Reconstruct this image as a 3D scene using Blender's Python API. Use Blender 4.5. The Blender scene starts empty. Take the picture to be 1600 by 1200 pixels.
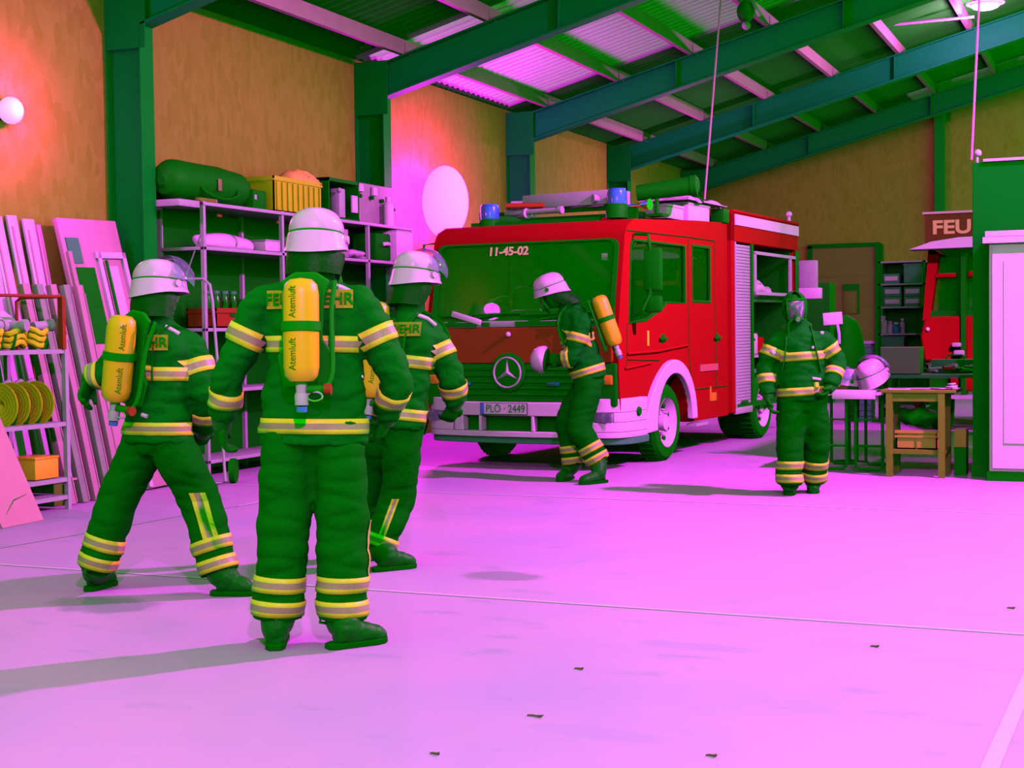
import bpy, bmesh, math, random
from mathutils import Vector, Matrix, noise
from mathutils.bvhtree import BVHTree
random.seed(7)
SC = bpy.context.scene
COL = SC.collection
R = math.radians
# ---------------------------------------------------------------- camera
FPX = 2250.0
YAW, ROLL, PITCH, EYE = R(23.5), R(0.75), -math.atan(85/FPX), 1.45
fw = Vector((-math.sin(YAW)*math.cos(PITCH), math.cos(YAW)*math.cos(PITCH), math.sin(PITCH)))
r0 = Vector((math.cos(YAW), math.sin(YAW), 0)); u0 = r0.cross(fw)
RT = r0*math.cos(ROLL) - u0*math.sin(ROLL)
UP = r0*math.sin(ROLL) + u0*math.cos(ROLL)
CAM = Vector((0, 0, EYE))
cd = bpy.data.cameras.new('camera'); cam = bpy.data.objects.new('camera', cd); COL.objects.link(cam)
cd.sensor_width = 36; cd.lens = 36*FPX/1600; cd.clip_end = 200; cd.clip_start = .05
M = Matrix((RT, UP, -fw)).transposed().to_4x4(); M.translation = CAM
cam.matrix_world = M
SC.camera = cam
# surveying helpers: a pixel of the 1600x1200 photo to a point on a plane of the hall
def ray(x, y): return fw + RT*((x-800)/FPX) - UP*((y-600)/FPX)
def gz(x, y, z=0): d = ray(x, y); return CAM + d*((z-EYE)/d.z)
def gx(x, y, X): d = ray(x, y); return CAM + d*(X/d.x)
def gy(x, y, Y): d = ray(x, y); return CAM + d*(Y/d.y)
def gd(x, y, D): return CAM + ray(x, y)*D
# ---------------------------------------------------------------- world, lamps, exposure
w = bpy.data.worlds.new('world'); SC.world = w; w.use_nodes = True
WG = 1.02
w.node_tree.nodes['Background'].inputs[0].default_value = (0.006, 1.0, 0.006, 1)
w.node_tree.nodes['Background'].inputs[1].default_value = WG
SC.view_settings.view_transform = 'Standard'; SC.view_settings.look = 'None'
SC.view_settings.exposure = 0; SC.view_settings.gamma = 1; SC.view_settings.use_curve_mapping = False
SC.cycles.diffuse_bounces = 0; SC.cycles.glossy_bounces = 2; SC.cycles.max_bounces = 6
SC.cycles.transparent_max_bounces = 12
def lamp(name, kind, loc, power, col=(1, .03, 1), size=.3, aim=None, spot=None, blend=.5, size_y=None):
    ld = bpy.data.lights.new(name, kind); ld.energy = power; ld.color = col
    if kind in ('POINT', 'SPOT'): ld.shadow_soft_size = size
    if kind == 'AREA':
        ld.size = size
        if size_y: ld.shape = 'RECTANGLE'; ld.size_y = size_y
    if spot: ld.spot_size = R(spot); ld.spot_blend = blend
    o = bpy.data.objects.new(name, ld); COL.objects.link(o); o.location = loc
    if aim is not None: o.rotation_euler = (Vector(aim)-Vector(loc)).to_track_quat('-Z', 'Y').to_euler()
    return o
lamp('key_flood', 'SPOT', (1.5, 12.2, 6.0), 5800, size=.12, aim=(-.6, 11.0, 0), spot=158, blend=.35)
lamp('entrance_light', 'SPOT', (1.2, -1.0, 5.6), 3100, size=.10, aim=(-1.3, 5.2, 0), spot=84, blend=.7)
lamp('ceiling_bulb_light', 'POINT', (-2.3, 24.2, 6.1), 560, col=(1, .06, 1), size=.1)
lamp('rear_bay_fill', 'POINT', (-7.0, 25.0, 3.1), 260, size=.15, col=(1, .06, 1))  # unseen lamp added to brighten the left wall of the rear bay
lamp('wall_spot_light', 'POINT', (-8.91, 9.93, 3.45), 120, size=.12, col=(1, .01, 1))
# ---------------------------------------------------------------- materials
MATS = {}
def mat(name, col, rough=.6, metal=0, spec=.3, var=0, vs=8, emit=None, es=1, bump=0, bs=40, coat=0, stretch=None):
    if name in MATS: return MATS[name]
    m = bpy.data.materials.new(name); m.use_nodes = True
    nt = m.node_tree; b = nt.nodes['Principled BSDF']
    b.inputs['Base Color'].default_value = (*col, 1); b.inputs['Roughness'].default_value = rough
    b.inputs['Metallic'].default_value = metal; b.inputs['Specular IOR Level'].default_value = spec
    b.inputs['Coat Weight'].default_value = coat
    if emit: b.inputs['Emission Color'].default_value = (*emit, 1); b.inputs['Emission Strength'].default_value = es
    tc = nt.nodes.new('ShaderNodeTexCoord'); src = tc.outputs['Object']
    if stretch:
        mp = nt.nodes.new('ShaderNodeMapping'); mp.inputs['Scale'].default_value = stretch
        nt.links.new(src, mp.inputs[0]); src = mp.outputs[0]
    if var:
        n = nt.nodes.new('ShaderNodeTexNoise'); n.inputs['Scale'].default_value = vs; n.inputs['Detail'].default_value = 5
        nt.links.new(src, n.inputs['Vector'])
        mx = nt.nodes.new('ShaderNodeMix'); mx.data_type = 'RGBA'
        mx.inputs['A'].default_value = (*[c*(1-var) for c in col], 1)
        mx.inputs['B'].default_value = (*[min(1, c*(1+var)) for c in col], 1)
        nt.links.new(n.outputs[0], mx.inputs['Factor']); nt.links.new(mx.outputs['Result'], b.inputs['Base Color'])
    if bump:
        n = nt.nodes.new('ShaderNodeTexNoise'); n.inputs['Scale'].default_value = bs; n.inputs['Detail'].default_value = 3
        nt.links.new(src, n.inputs['Vector'])
        bp = nt.nodes.new('ShaderNodeBump'); bp.inputs['Strength'].default_value = bump; bp.inputs['Distance'].default_value = .02
        nt.links.new(n.outputs[0], bp.inputs['Height']); nt.links.new(bp.outputs[0], b.inputs['Normal'])
    MATS[name] = m; return m
def glass(name, tint=(.6, .8, .6), gl=.08, rough=.03, diffuse_mix=0, dcol=(.004, .5, .004)):
    m = bpy.data.materials.new(name); m.use_nodes = True; nt = m.node_tree
    for n in list(nt.nodes): nt.nodes.remove(n)
    o = nt.nodes.new('ShaderNodeOutputMaterial'); t = nt.nodes.new('ShaderNodeBsdfTransparent'); g = nt.nodes.new('ShaderNodeBsdfGlossy')
    mx = nt.nodes.new('ShaderNodeMixShader'); f = nt.nodes.new('ShaderNodeFresnel'); f.inputs[0].default_value = 1.3
    t.inputs[0].default_value = (*tint, 1); g.inputs['Roughness'].default_value = rough
    a = nt.nodes.new('ShaderNodeMath'); a.operation = 'ADD'; a.inputs[1].default_value = gl
    nt.links.new(f.outputs[0], a.inputs[0]); nt.links.new(a.outputs[0], mx.inputs[0])
    nt.links.new(t.outputs[0], mx.inputs[1]); nt.links.new(g.outputs[0], mx.inputs[2]); nt.links.new(mx.outputs[0], o.inputs[0])
    if diffuse_mix:
        df = nt.nodes.new('ShaderNodeBsdfDiffuse'); df.inputs[0].default_value = (*dcol, 1); m2 = nt.nodes.new('ShaderNodeMixShader'); m2.inputs[0].default_value = diffuse_mix
        nt.links.new(mx.outputs[0], m2.inputs[1]); nt.links.new(df.outputs[0], m2.inputs[2]); nt.links.new(m2.outputs[0], o.inputs[0]); f.inputs[0].default_value = 1.2
    MATS[name] = m; return m
WHITE = mat('white_paint', (.85, .55, .85), .5, var=.04)
WHITE_PLAIN = mat('white_door_paint', (.8, .54, .8), .55, var=.03, vs=2)
SILVER = mat('galvanised_steel', (.5, .44, .52), .5, metal=.0, var=.15, vs=20)
CHROME = mat('chrome', (.85, .6, .85), .18, metal=1)
BLACK = mat('black_plastic', (.001, .30, .002), .6, spec=.08)
RUBBER = mat('tyre_rubber', (.001, .34, .001), .85, spec=.05)
SUIT = mat('dark_suit_cloth', (.0008, .19, .007), .8, spec=.05, bump=.35, bs=30)
TROUSER = mat('dark_trouser_cloth', (.0008, .18, .003), .9, spec=.04, bump=.35, bs=25)
SOLE = mat('boot_sole_rubber', (.001, .17, .001), .9, spec=.03)
LEATHER = mat('black_leather', (.001, .17, .004), .5, spec=.15, bump=.2, bs=30)
HOOD = mat('black_knit', (.002, .22, .003), .9, spec=.05)
RED = mat('fire_engine_red', (.40, .006, .008), .45, spec=.008, coat=.0, var=.05, vs=3)
DRED = mat('dull_red', (.35, .05, .01), .5, spec=.2)
YEL = mat('yellow_reflective', (.95, .82, .04), .45, var=.12, vs=60)
GREYR = mat('silver_reflective', (.46, .33, .22), .4, var=.15, vs=80)
CYLY = mat('yellow_cylinder_paint', (1.0, .52, .012), .38, spec=.35, coat=.2)
HELM = mat('white_helmet_shell', (.9, .40, .9), .3, spec=.4, coat=.3)
YPLA = mat('yellow_plastic', (.6, .85, .005), .5, var=.15)
HOSE = mat('yellow_hose_cloth', (.85, .98, .01), .7, var=.2, vs=30)
ORANGE = mat('orange_lens', (.8, .3, .02), .3)
BLUEL = mat('blue_lens', (.05, .16, .75), .15, spec=.5, coat=.5)
BLUES_SHADE = mat('blue_grey_steel_shaded', (.001, .40, .018), .6, spec=.05, var=.12, vs=6)  # same steel paint as the rafters, with the columns' shade put into the colour
BLUES = mat('blue_grey_steel', (.001, .40, .045), .6, spec=.06, var=.12, vs=6)
DGREEN = mat('dark_green_paint', (.0003, .31, .006), .8, spec=.03, var=.06, vs=3)
WOODP = mat('pale_wood', (.62, .3, .42), .65, var=.2, vs=5, stretch=(1, 1, .15))
WOODO = mat('brown_wood', (.17, .27, .01), .6, var=.2, vs=8)
WOODB = mat('orange_wood', (.5, .36, .05), .6, var=.15, vs=8)
BROWN = mat('chipboard_brown', (.3, .26, .1), .8, var=.3, vs=30)
GREY = mat('grey_plastic', (.06, .34, .14), .6, var=.1)
PINKW = mat('skin_tone', (.7, .35, .5), .5)
TEAL = mat('teal_plastic', (.01, .26, .4), .4)
CLEAR = glass('clear_visor', (.78, .85, .9), .06, diffuse_mix=.22, dcol=(.5, .35, .75))
WIND = glass('windscreen_glass', (.95, .85, .95), .0, rough=.004, diffuse_mix=.24, dcol=(.002, .9, .002))  # green diffuse layer stands in for ambient light in the dark cab
SIDEG = glass('side_glass', (.95, .85, .95), .0, rough=.004, diffuse_mix=.12, dcol=(.002, .9, .002))  # thinner layer of the same brightening green
GLARE = mat('lamp_glare', (1, .6, 1), emit=(1, .002, 1), es=135)  # blown-out glare of the floodlight, given a body of its own
LAMPW = mat('lamp_glow', (1, .6, 1), emit=(1, .34, 1), es=1.0)
# ---------------------------------------------------------------- mesh helpers
def smooth_by_angle(me, ang=R(35)):
    me.polygons.foreach_set('use_smooth', [True]*len(me.polygons))
    bm = bmesh.new(); bm.from_mesh(me)
    for e in bm.edges:
        if len(e.link_faces) != 2 or e.calc_face_angle(0) > ang: e.smooth = False
    bm.to_mesh(me); bm.free()
class MB:
    def __init__(s): s.bm = bmesh.new(); s.mi = 0
    def _set(s, faces):
        for f in faces: f.material_index = s.mi
    def box(s, c, size, rot=None, bev=0):
        g = bmesh.ops.create_cube(s.bm, size=1); vs = g['verts']
        fs = set(f for v in vs for f in v.link_faces); s._set(fs)
        bmesh.ops.scale(s.bm, vec=size, verts=vs)
        if bev:
            es = list(set(e for v in vs for e in v.link_edges))
            r = bmesh.ops.bevel(s.bm, geom=es, offset=min(bev, min(size)*.45), segments=2, affect='EDGES', profile=.5)
            vs = list(set(v for f in r['faces'] for v in f.verts) | set(v for v in vs if v.is_valid)); s._set(set(f for v in vs for f in v.link_faces))
        if rot is not None: bmesh.ops.transform(s.bm, matrix=rot.to_4x4() if len(rot) == 3 else rot, verts=vs)
        bmesh.ops.translate(s.bm, vec=c, verts=vs); return s
    def bx(s, x0, x1, y0, y1, z0, z1, bev=0):
        return s.box(((x0+x1)/2, (y0+y1)/2, (z0+z1)/2), (abs(x1-x0), abs(y1-y0), abs(z1-z0)), bev=bev)
    def cyl(s, a, b, r, r2=None, n=20, caps=True):
        a = Vector(a); b = Vector(b); d = b-a
        g = bmesh.ops.create_cone(s.bm, cap_ends=caps, segments=n, radius1=r, radius2=r if r2 is None else r2, depth=d.length)
        bmesh.ops.transform(s.bm, matrix=Matrix.Translation((a+b)/2) @ d.to_track_quat('Z', 'Y').to_matrix().to_4x4(), verts=g['verts'])
        s._set(set(f for v in g['verts'] for f in v.link_faces)); return s
    def sph(s, c, r, n=16, rot=None):
        g = bmesh.ops.create_uvsphere(s.bm, u_segments=n, v_segments=max(6, n//2), radius=1)
        bmesh.ops.scale(s.bm, vec=(r, r, r) if not hasattr(r, '__len__') else r, verts=g['verts'])
        if rot is not None: bmesh.ops.transform(s.bm, matrix=rot.to_4x4(), verts=g['verts'])
        bmesh.ops.translate(s.bm, vec=c, verts=g['verts']); s._set(set(f for v in g['verts'] for f in v.link_faces)); return s
    def tube(s, pts, r, n=8, closed=False, flat=None, sub=0, nrm=None):
        pts = [Vector(p) for p in pts]; rs = r if hasattr(r, '__len__') else [r]*len(pts)
        if sub: pts, rs = resample(pts, rs, sub)
        rings = []; N = len(pts); prev = None
        for i, p in enumerate(pts):
            if closed: d = pts[(i+1) % N]-pts[i-1]
            else: d = pts[min(i+1, N-1)]-pts[max(i-1, 0)]
            d.normalize()
            if nrm is not None: a = Vector(nrm)-d*d.dot(Vector(nrm))
            elif prev is None: a = d.orthogonal()
            else: a = prev-d*d.dot(prev)
            a.normalize(); prev = a; b = d.cross(a)
            rr = rs[i]; ra, rb = (rr if hasattr(rr, '__len__') else (rr, rr))
            if flat: ra, rb = ra, rb*flat
            rings.append([s.bm.verts.new(p+a*math.cos(t)*ra+b*math.sin(t)*rb) for t in [2*math.pi*k/n for k in range(n)]])
        fs = []
        for i in range(N if closed else N-1):
            A = rings[i]; B = rings[(i+1) % N]
            for k in range(n): fs.append(s.bm.faces.new((A[k], A[(k+1) % n], B[(k+1) % n], B[k])))
        if not closed: fs.append(s.bm.faces.new(rings[0][::-1])); fs.append(s.bm.faces.new(rings[-1]))
        s._set(fs); return s
    def lathe(s, prof, c=(0, 0, 0), axis='Z', n=24, sx=1, sy=1, rot=None, caps=True):
        rings = []
        Rm = rot.to_3x3() if rot is not None else Matrix.Identity(3)
        for (r, z) in prof:
            rings.append([s.bm.verts.new(Vector(c)+Rm @ Vector((r*math.cos(t)*sx, r*math.sin(t)*sy, z))) for t in [2*math.pi*k/n for k in range(n)]])
        fs = []
        for A, B in zip(rings, rings[1:]):
            for k in range(n): fs.append(s.bm.faces.new((A[k], A[(k+1) % n], B[(k+1) % n], B[k])))
        if caps: fs.append(s.bm.faces.new(rings[0][::-1])); fs.append(s.bm.faces.new(rings[-1]))
        s._set(fs); return s
    def prism(s, poly, ext, conv):
        """poly: 2D points, ext=(t0,t1) extrusion range, conv(u,v,t)->xyz"""
        A = [s.bm.verts.new(conv(u, v, ext[0])) for u, v in poly]; B = [s.bm.verts.new(conv(u, v, ext[1])) for u, v in poly]
        n = len(poly); fs = [s.bm.faces.new(A[::-1]), s.bm.faces.new(B)]
        for k in range(n): fs.append(s.bm.faces.new((A[k], A[(k+1) % n], B[(k+1) % n], B[k])))
        s._set(fs); return s
    def quad(s, *p):
        f = s.bm.faces.new([s.bm.verts.new(q) for q in p]); s._set([f]); return s
    def slab(s, a, b, c, t):
        """a corner, b and c neighbours, thickness t along the normal"""
        a, b, c = Vector(a), Vector(b), Vector(c); n = (b-a).cross(c-a).normalized()*t
        P = [a, b, b+c-a, c]; s.prism([(0, 0)]*0 or [(i, 0) for i in range(4)], (0, 1), lambda u, v, q: P[int(u)]+n*q); return s
    def build(s, name, m, parent=None, smooth=True, bevel=0):
        bmesh.ops.recalc_face_normals(s.bm, faces=s.bm.faces)
        me = bpy.data.meshes.new(name); s.bm.to_mesh(me); s.bm.free()
        for q in (m if isinstance(m, (list, tuple)) else [m]): me.materials.append(q)
        if smooth: smooth_by_angle(me)
        o = bpy.data.objects.new(name, me); COL.objects.link(o)
        if parent is not None: o.parent = parent
        if bevel:
            b = o.modifiers.new('bevel', 'BEVEL'); b.width = bevel; b.segments = 2; b.limit_method = 'ANGLE'
        return o
def resample(pts, rs, k):
    rs = list(rs)
    P = [pts[0]*2-pts[1]]+pts+[pts[-1]*2-pts[-2]]; out = []; ro = []
    def rv(r): return Vector(r if hasattr(r, '__len__') else (r, r))
    for i in range(1, len(P)-2):
        for j in range(k):
            t = j/k; a, b, c, d = P[i-1], P[i], P[i+1], P[i+2]
            out.append(.5*((2*b)+(c-a)*t+(2*a-5*b+4*c-d)*t*t+(3*b-a-3*c+d)*t**3))
            u = t*t*(3-2*t); q = rv(rs[i-1])*(1-u)+rv(rs[i])*u; ro.append((q[0], q[1]))
    out.append(P[-2]); q = rv(rs[-1]); ro.append((q[0], q[1])); return out, ro
def empty(name, loc, rz=0):
    o = bpy.data.objects.new(name, None); COL.objects.link(o); o.location = loc; o.rotation_euler = (0, 0, rz)
    o.empty_display_size = .1; return o
def tag(o, label=None, cat=None, group=None, kind=None):
    if label: o['label'] = label
    if cat: o['category'] = cat
    if group: o['group'] = group
    if kind: o['kind'] = kind
    return o
def struct(o): o['kind'] = 'structure'; return o
def text(body, size, m, name, parent, M4, ext=.002, align='CENTER', sx=1, bold=0):
    cu = bpy.data.curves.new(name, 'FONT'); cu.body = body; cu.size = size; cu.extrude = ext; cu.align_x = align; cu.align_y = 'CENTER'; cu.offset = bold
    t = bpy.data.objects.new(name, cu); COL.objects.link(t)
    me = bpy.data.meshes.new_from_object(t.evaluated_get(bpy.context.evaluated_depsgraph_get())); bpy.data.objects.remove(t)
    me.transform(Matrix.Diagonal((sx, 1, 1, 1))); me.transform(M4); me.materials.clear(); me.materials.append(m)
    o = bpy.data.objects.new(name, me); COL.objects.link(o); o.parent = parent; return o
def frame(origin, x, z):
    x = Vector(x).normalized(); z = Vector(z); z = (z-x*z.dot(x)).normalized(); y = z.cross(x)
    m = Matrix((x, y, z)).transposed().to_4x4(); m.translation = origin; return m
def boolcut(o, cutters):
    for c in cutters:
        b = o.modifiers.new('cut', 'BOOLEAN'); b.object = c; b.operation = 'DIFFERENCE'; b.solver = 'EXACT'; b.material_mode = 'TRANSFER'
    dg = bpy.context.evaluated_depsgraph_get(); me = bpy.data.meshes.new_from_object(o.evaluated_get(dg))
    o.modifiers.clear(); o.data = me; smooth_by_angle(me)
    for c in cutters: bpy.data.objects.remove(c)
# ================================================================ the hall
def floor_material():
    m = mat('concrete_floor', (.66, .57, .70), .5, spec=.25)
    nt = m.node_tree; b = nt.nodes['Principled BSDF']; tc = nt.nodes.new('ShaderNodeTexCoord')
    def nz(scale, det, loc=(0, 0, 0), sc=(1, 1, 1)):
        mp = nt.nodes.new('ShaderNodeMapping'); mp.inputs['Location'].default_value = loc; mp.inputs['Scale'].default_value = sc
        n = nt.nodes.new('ShaderNodeTexNoise'); n.inputs['Scale'].default_value = scale; n.inputs['Detail'].default_value = det
        nt.links.new(tc.outputs['Object'], mp.inputs[0]); nt.links.new(mp.outputs[0], n.inputs['Vector']); return n.outputs[0]
    def ramp(v, a, b_):
        r = nt.nodes.new('ShaderNodeMapRange'); r.inputs['From Min'].default_value = a; r.inputs['From Max'].default_value = b_; nt.links.new(v, r.inputs[0]); return r.outputs[0]
    def mix(f, A, B):
        x = nt.nodes.new('ShaderNodeMix'); x.data_type = 'RGBA'; nt.links.new(f, x.inputs['Factor'])
        for k, v in (('A', A), ('B', B)):
            if isinstance(v, tuple): x.inputs[k].default_value = (*v, 1)
            else: nt.links.new(v, x.inputs[k])
        return x.outputs['Result']
    c = mix(ramp(nz(.7, 6), .42, .68), (.64, .36, .66), (.52, .345, .66))
    c = mix(ramp(nz(2.2, 7, (3, 8, 0), (1, 2.0, 1)), .60, .74), c, (.42, .33, .55))
    c = mix(ramp(nz(28, 4), .66, .8), c, (.42, .31, .50))
    geo = nt.nodes.new('ShaderNodeNewGeometry')
    for (x, y, rx, ry, dk) in stains:                                   # dried puddles, each with its own outline
        mp = nt.nodes.new('ShaderNodeMapping'); mp.vector_type = 'TEXTURE'
        mp.inputs['Location'].default_value = (x, y, 0); mp.inputs['Scale'].default_value = (rx, ry, 1)
        nt.links.new(geo.outputs['Position'], mp.inputs[0])
        ln = nt.nodes.new('ShaderNodeVectorMath'); ln.operation = 'LENGTH'; nt.links.new(mp.outputs[0], ln.inputs[0])
        ad = nt.nodes.new('ShaderNodeMath'); ad.operation = 'ADD'; nt.links.new(ln.outputs['Value'], ad.inputs[0])
        mu = nt.nodes.new('ShaderNodeMath'); mu.operation = 'MULTIPLY'; mu.inputs[1].default_value = .9; nt.links.new(nz(6, 3, (x, y, 0)), mu.inputs[0]); nt.links.new(mu.outputs[0], ad.inputs[1])
        c = mix(ramp(ad.outputs[0], 1.55, 1.2), c, (.34, .29, .40) if dk else (.54, .34, .66))
    nt.links.new(c, b.inputs['Base Color'])
    bp = nt.nodes.new('ShaderNodeBump'); bp.inputs['Strength'].default_value = .12; nt.links.new(nz(60, 4), bp.inputs['Height']); nt.links.new(bp.outputs[0], b.inputs['Normal'])
    return m
def osb_material():
    m = mat('chipboard_wall', (.5, .3, .12), .7, spec=.15)
    nt = m.node_tree; b = nt.nodes['Principled BSDF']; tc = nt.nodes.new('ShaderNodeTexCoord')
    v = nt.nodes.new('ShaderNodeTexVoronoi'); v.inputs['Scale'].default_value = 14; v.inputs['Randomness'].default_value = 1
    mp = nt.nodes.new('ShaderNodeMapping'); mp.inputs['Scale'].default_value = (1, 1, .45); mp.inputs['Rotation'].default_value = (.6, 0, 0)
    nt.links.new(tc.outputs['Object'], mp.inputs[0]); nt.links.new(mp.outputs[0], v.inputs['Vector'])
    n = nt.nodes.new('ShaderNodeTexNoise'); n.inputs['Scale'].default_value = 3; n.inputs['Detail'].default_value = 6; nt.links.new(tc.outputs['Object'], n.inputs['Vector'])
    sp = nt.nodes.new('ShaderNodeSeparateColor'); nt.links.new(v.outputs['Color'], sp.inputs[0])
    ad = nt.nodes.new('ShaderNodeMath'); ad.operation = 'ADD'; nt.links.new(sp.outputs[0], ad.inputs[0]); nt.links.new(n.outputs[0], ad.inputs[1])
    r = nt.nodes.new('ShaderNodeMapRange'); r.inputs['From Min'].default_value = .3; r.inputs['From Max'].default_value = 1.3; nt.links.new(ad.outputs[0], r.inputs[0])
    x = nt.nodes.new('ShaderNodeMix'); x.data_type = 'RGBA'; x.inputs['A'].default_value = (.24, .36, .015, 1); x.inputs['B'].default_value = (.30, .42, .03, 1)
    nt.links.new(r.outputs[0], x.inputs['Factor']); nt.links.new(x.outputs['Result'], b.inputs['Base Color'])
    return m
stains = []
for (px, py, rx, ry) in ((785, 900, .26, .16), (765, 794, .2, .1), (1190, 792, .35, .15), (1290, 965, .5, .14), (1350, 1010, .3, .12), (1530, 1040, .35, .1), (1560, 960, .3, .12), (160, 945, .35, .22), (1090, 1010, .3, .08), (930, 1145, .28, .08)):
    p = gz(px, py); stains.append((p.x, p.y, rx, ry, px in (785, 160)))
FLOOR = floor_material(); OSB = osb_material()
ROOFM = mat('corrugated_roof_sheet', (.012, .42, .012), .75, spec=.05, var=.15, vs=3)
def roofz(x): return 4.75+.26*(x+9.2)
b = MB(); b.bx(-9.35, 2.6, 2.2, 32.2, -.12, 0); struct(b.build('floor', FLOOR))
b = MB(); b.bx(-9.36, -9.2, 3, 32.2, 0, 4.93); struct(b.build('wall_left', OSB))
b = MB(); b.prism([(-9.36, 0), (0.3, 0), (.3, roofz(.3)+.16), (-9.36, roofz(-9.36)+.16)], (32, 32.15), lambda u, v, t: (u, t, v)); struct(b.build('wall_back', OSB))
SKYM = mat('translucent_skylight', (.62, .40, .62), .6, spec=.1)
nt = SKYM.node_tree; tr_ = nt.nodes.new('ShaderNodeBsdfTransparent'); mx_ = nt.nodes.new('ShaderNodeMixShader'); mx_.inputs[0].default_value = .42
nt.links.new(nt.nodes['Principled BSDF'].outputs[0], mx_.inputs[1]); nt.links.new(tr_.outputs[0], mx_.inputs[2]); nt.links.new(mx_.outputs[0], nt.nodes['Material Output'].inputs[0])
XI = -8.78
FR = [gx(px, 250, XI).y for px in (243, 612, 836, 986)]; sp_ = (FR[3]-FR[0])/3
FR = [FR[0]-sp_]+FR+[FR[3]+sp_]
WIN = ((FR[2]-.0, FR[3]-.22, -9.1, -.8), (FR[5]-.0, 31.8, -4.4, -.8))
bm = bmesh.new(); ny = int(23.2/.177*6)
def roofstrip(i0, i1, xa, xb_):
    rows = []
    for i in range(i0, i1+1):
        y = 9.0+i*.177/6; dz = .022*math.cos(2*math.pi*i/6)
        rows.append([bm.verts.new((x, y, roofz(x)+.215+dz+t)) for x, t in ((xa, 0), (xb_, 0), (xb_, .02), (xa, .02))])
    for a, c in zip(rows, rows[1:]):
        for k in range(4): bm.faces.new((a[k], a[(k+1) % 4], c[(k+1) % 4], c[k]))
idx = lambda y: int((y-9.0)*6/.177)
cur = 0
for ya, yb, xa, xb_ in WIN:
    roofstrip(cur, idx(ya), -9.36, -.7); roofstrip(idx(ya), idx(yb)-1, -9.36, xa); cur = idx(yb)-1
roofstrip(cur, ny, -9.36, -.7)
bmesh.ops.recalc_face_normals(bm, faces=bm.faces); me = bpy.data.meshes.new('ceiling'); bm.to_mesh(me); bm.free(); me.materials.append(ROOFM); smooth_by_angle(me)
o = bpy.data.objects.new('ceiling', me); COL.objects.link(o); struct(o)
# translucent corrugated skylight sheets in two bays of the roof
for wn, (ya, yb, xa, xb_) in enumerate(WIN):
    bm = bmesh.new(); rows = []; i0 = int((ya-9.0)*6/.177)
    for i in range(i0, int((yb-9.0)*6/.177)):
        y = 9.0+i*.177/6; dz = .022*math.cos(2*math.pi*i/6)
        rows.append([bm.verts.new((x, y, roofz(x)+.208+dz+t)) for x, t in ((xa, 0), (xb_, 0), (xb_, -.006), (xa, -.006))])
    for a, c in zip(rows, rows[1:]):
        for k in range(4): bm.faces.new((a[k], a[(k+1) % 4], c[(k+1) % 4], c[k]))
    bmesh.ops.recalc_face_normals(bm, faces=bm.faces); me = bpy.data.meshes.new('window'); bm.to_mesh(me); bm.free(); me.materials.append(SKYM); smooth_by_angle(me)
    o = bpy.data.objects.new('window_%d' % (wn+1), me); COL.objects.link(o); struct(o)
tn = 0
def trim(mb, m, **k):
    global tn; tn += 1; return struct(mb.build('trim_%d' % tn, m, **k))
for Y in FR:
    b = MB(); yc = Y-.1                                             # steel column: web and two flanges, then the haunch plate
    b.bx(-9.2, -9.18, yc-.1, yc+.1, 0, 4.7); b.bx(XI-.018, XI, yc-.1, yc+.1, 0, roofz(XI)-.4); b.bx(-9.18, XI-.018, yc-.008, yc+.008, 0, 4.7)
    b.bx(-9.19, -8.72, yc-.1, yc-.09, 4.2, roofz(-8.9)+.05); trim(b, BLUES_SHADE, bevel=.003)
    b = MB(); x1 = -.7
    q = lambda u, v, t: (u, t, roofz(u)+v)
    b.prism([(-9.19, 0), (x1, 0), (x1, -.022), (-9.19, -.022)], (yc-.1, yc+.1), q)
    b.prism([(XI, -.42), (x1, -.42), (x1, -.445), (XI, -.445)], (yc-.1, yc+.1), q)
    b.prism([(-9.18, -.02), (x1, -.02), (x1, -.425), (-9.18, -.425)], (yc-.008, yc+.008), q)
    for xs in (-8.78, -6.4, -3.9, -1.2): b.prism([(xs, -.02), (xs+.012, -.02), (xs+.012, -.425), (xs, -.425)], (yc-.09, yc+.09), q)
    trim(b, BLUES, bevel=.003)
for i in range(7):
    X = -8.52+i*1.172; b = MB(); z = roofz(X)
    b.bx(X-.035, X+.035, 6.4, 31.98, z+.003, z+.19)
    for Y in FR: b.bx(X+.035, X+.11, Y-.16, Y-.04, z+.003, z+.012); b.bx(X+.035, X+.043, Y-.16, Y-.04, z+.01, z+.15)
    trim(b, mat('purlin_wood', (.40, .36, .26), .7, var=.15, vs=4))
b = MB(); b.bx(-3.97, -3.77, 31.75, 32, 0, roofz(-3.87)-.05); trim(b, BLUES_SHADE)
b = MB(); b.prism([(-9.2, -.3), (.3, -.3), (.3, -.12), (-9.2, -.12)], (31.85, 32), lambda u, v, t: (u, t, roofz(u)+v+.12)); trim(b, BLACK)
# painted lines and joints of the floor
LINEM = mat('pale_line_paint', (.85, .48, .85), .6, var=.08, vs=12); CRACK = mat('joint_filler', (.12, .3, .16), .9)
for Y in (7.05, 11.51):
    b = MB(); b.bx(-9.1, 1.4, Y-.028, Y+.028, 0, .0015); trim(b, CRACK)
    b = MB(); b.bx(-9.1, 1.4, Y-.017, Y+.017, 0, .003); trim(b, LINEM)
b = MB(); a1, a2, b1, b2 = gz(1532, 1200), gz(1562, 1200), gz(1600, 1050), gz(1600, 1112)
d = (b1-a1).normalized(); w_ = (a2-a1).cross(d).length
n_ = Vector((d.y, -d.x, 0))*w_; A = a1-d*1.5; B = b1+d*.9
b.prism([(0, 0), (1, 0), (1, 1), (0, 1)], (0, .003), lambda u, v, t: (A+(B-A)*u+n_*v)+Vector((0, 0, t))); trim(b, LINEM)
b = MB(); P = [gz(0, 857), gz(190, 824), gz(290, 805), gz(400, 787), gz(495, 764)]
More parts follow.
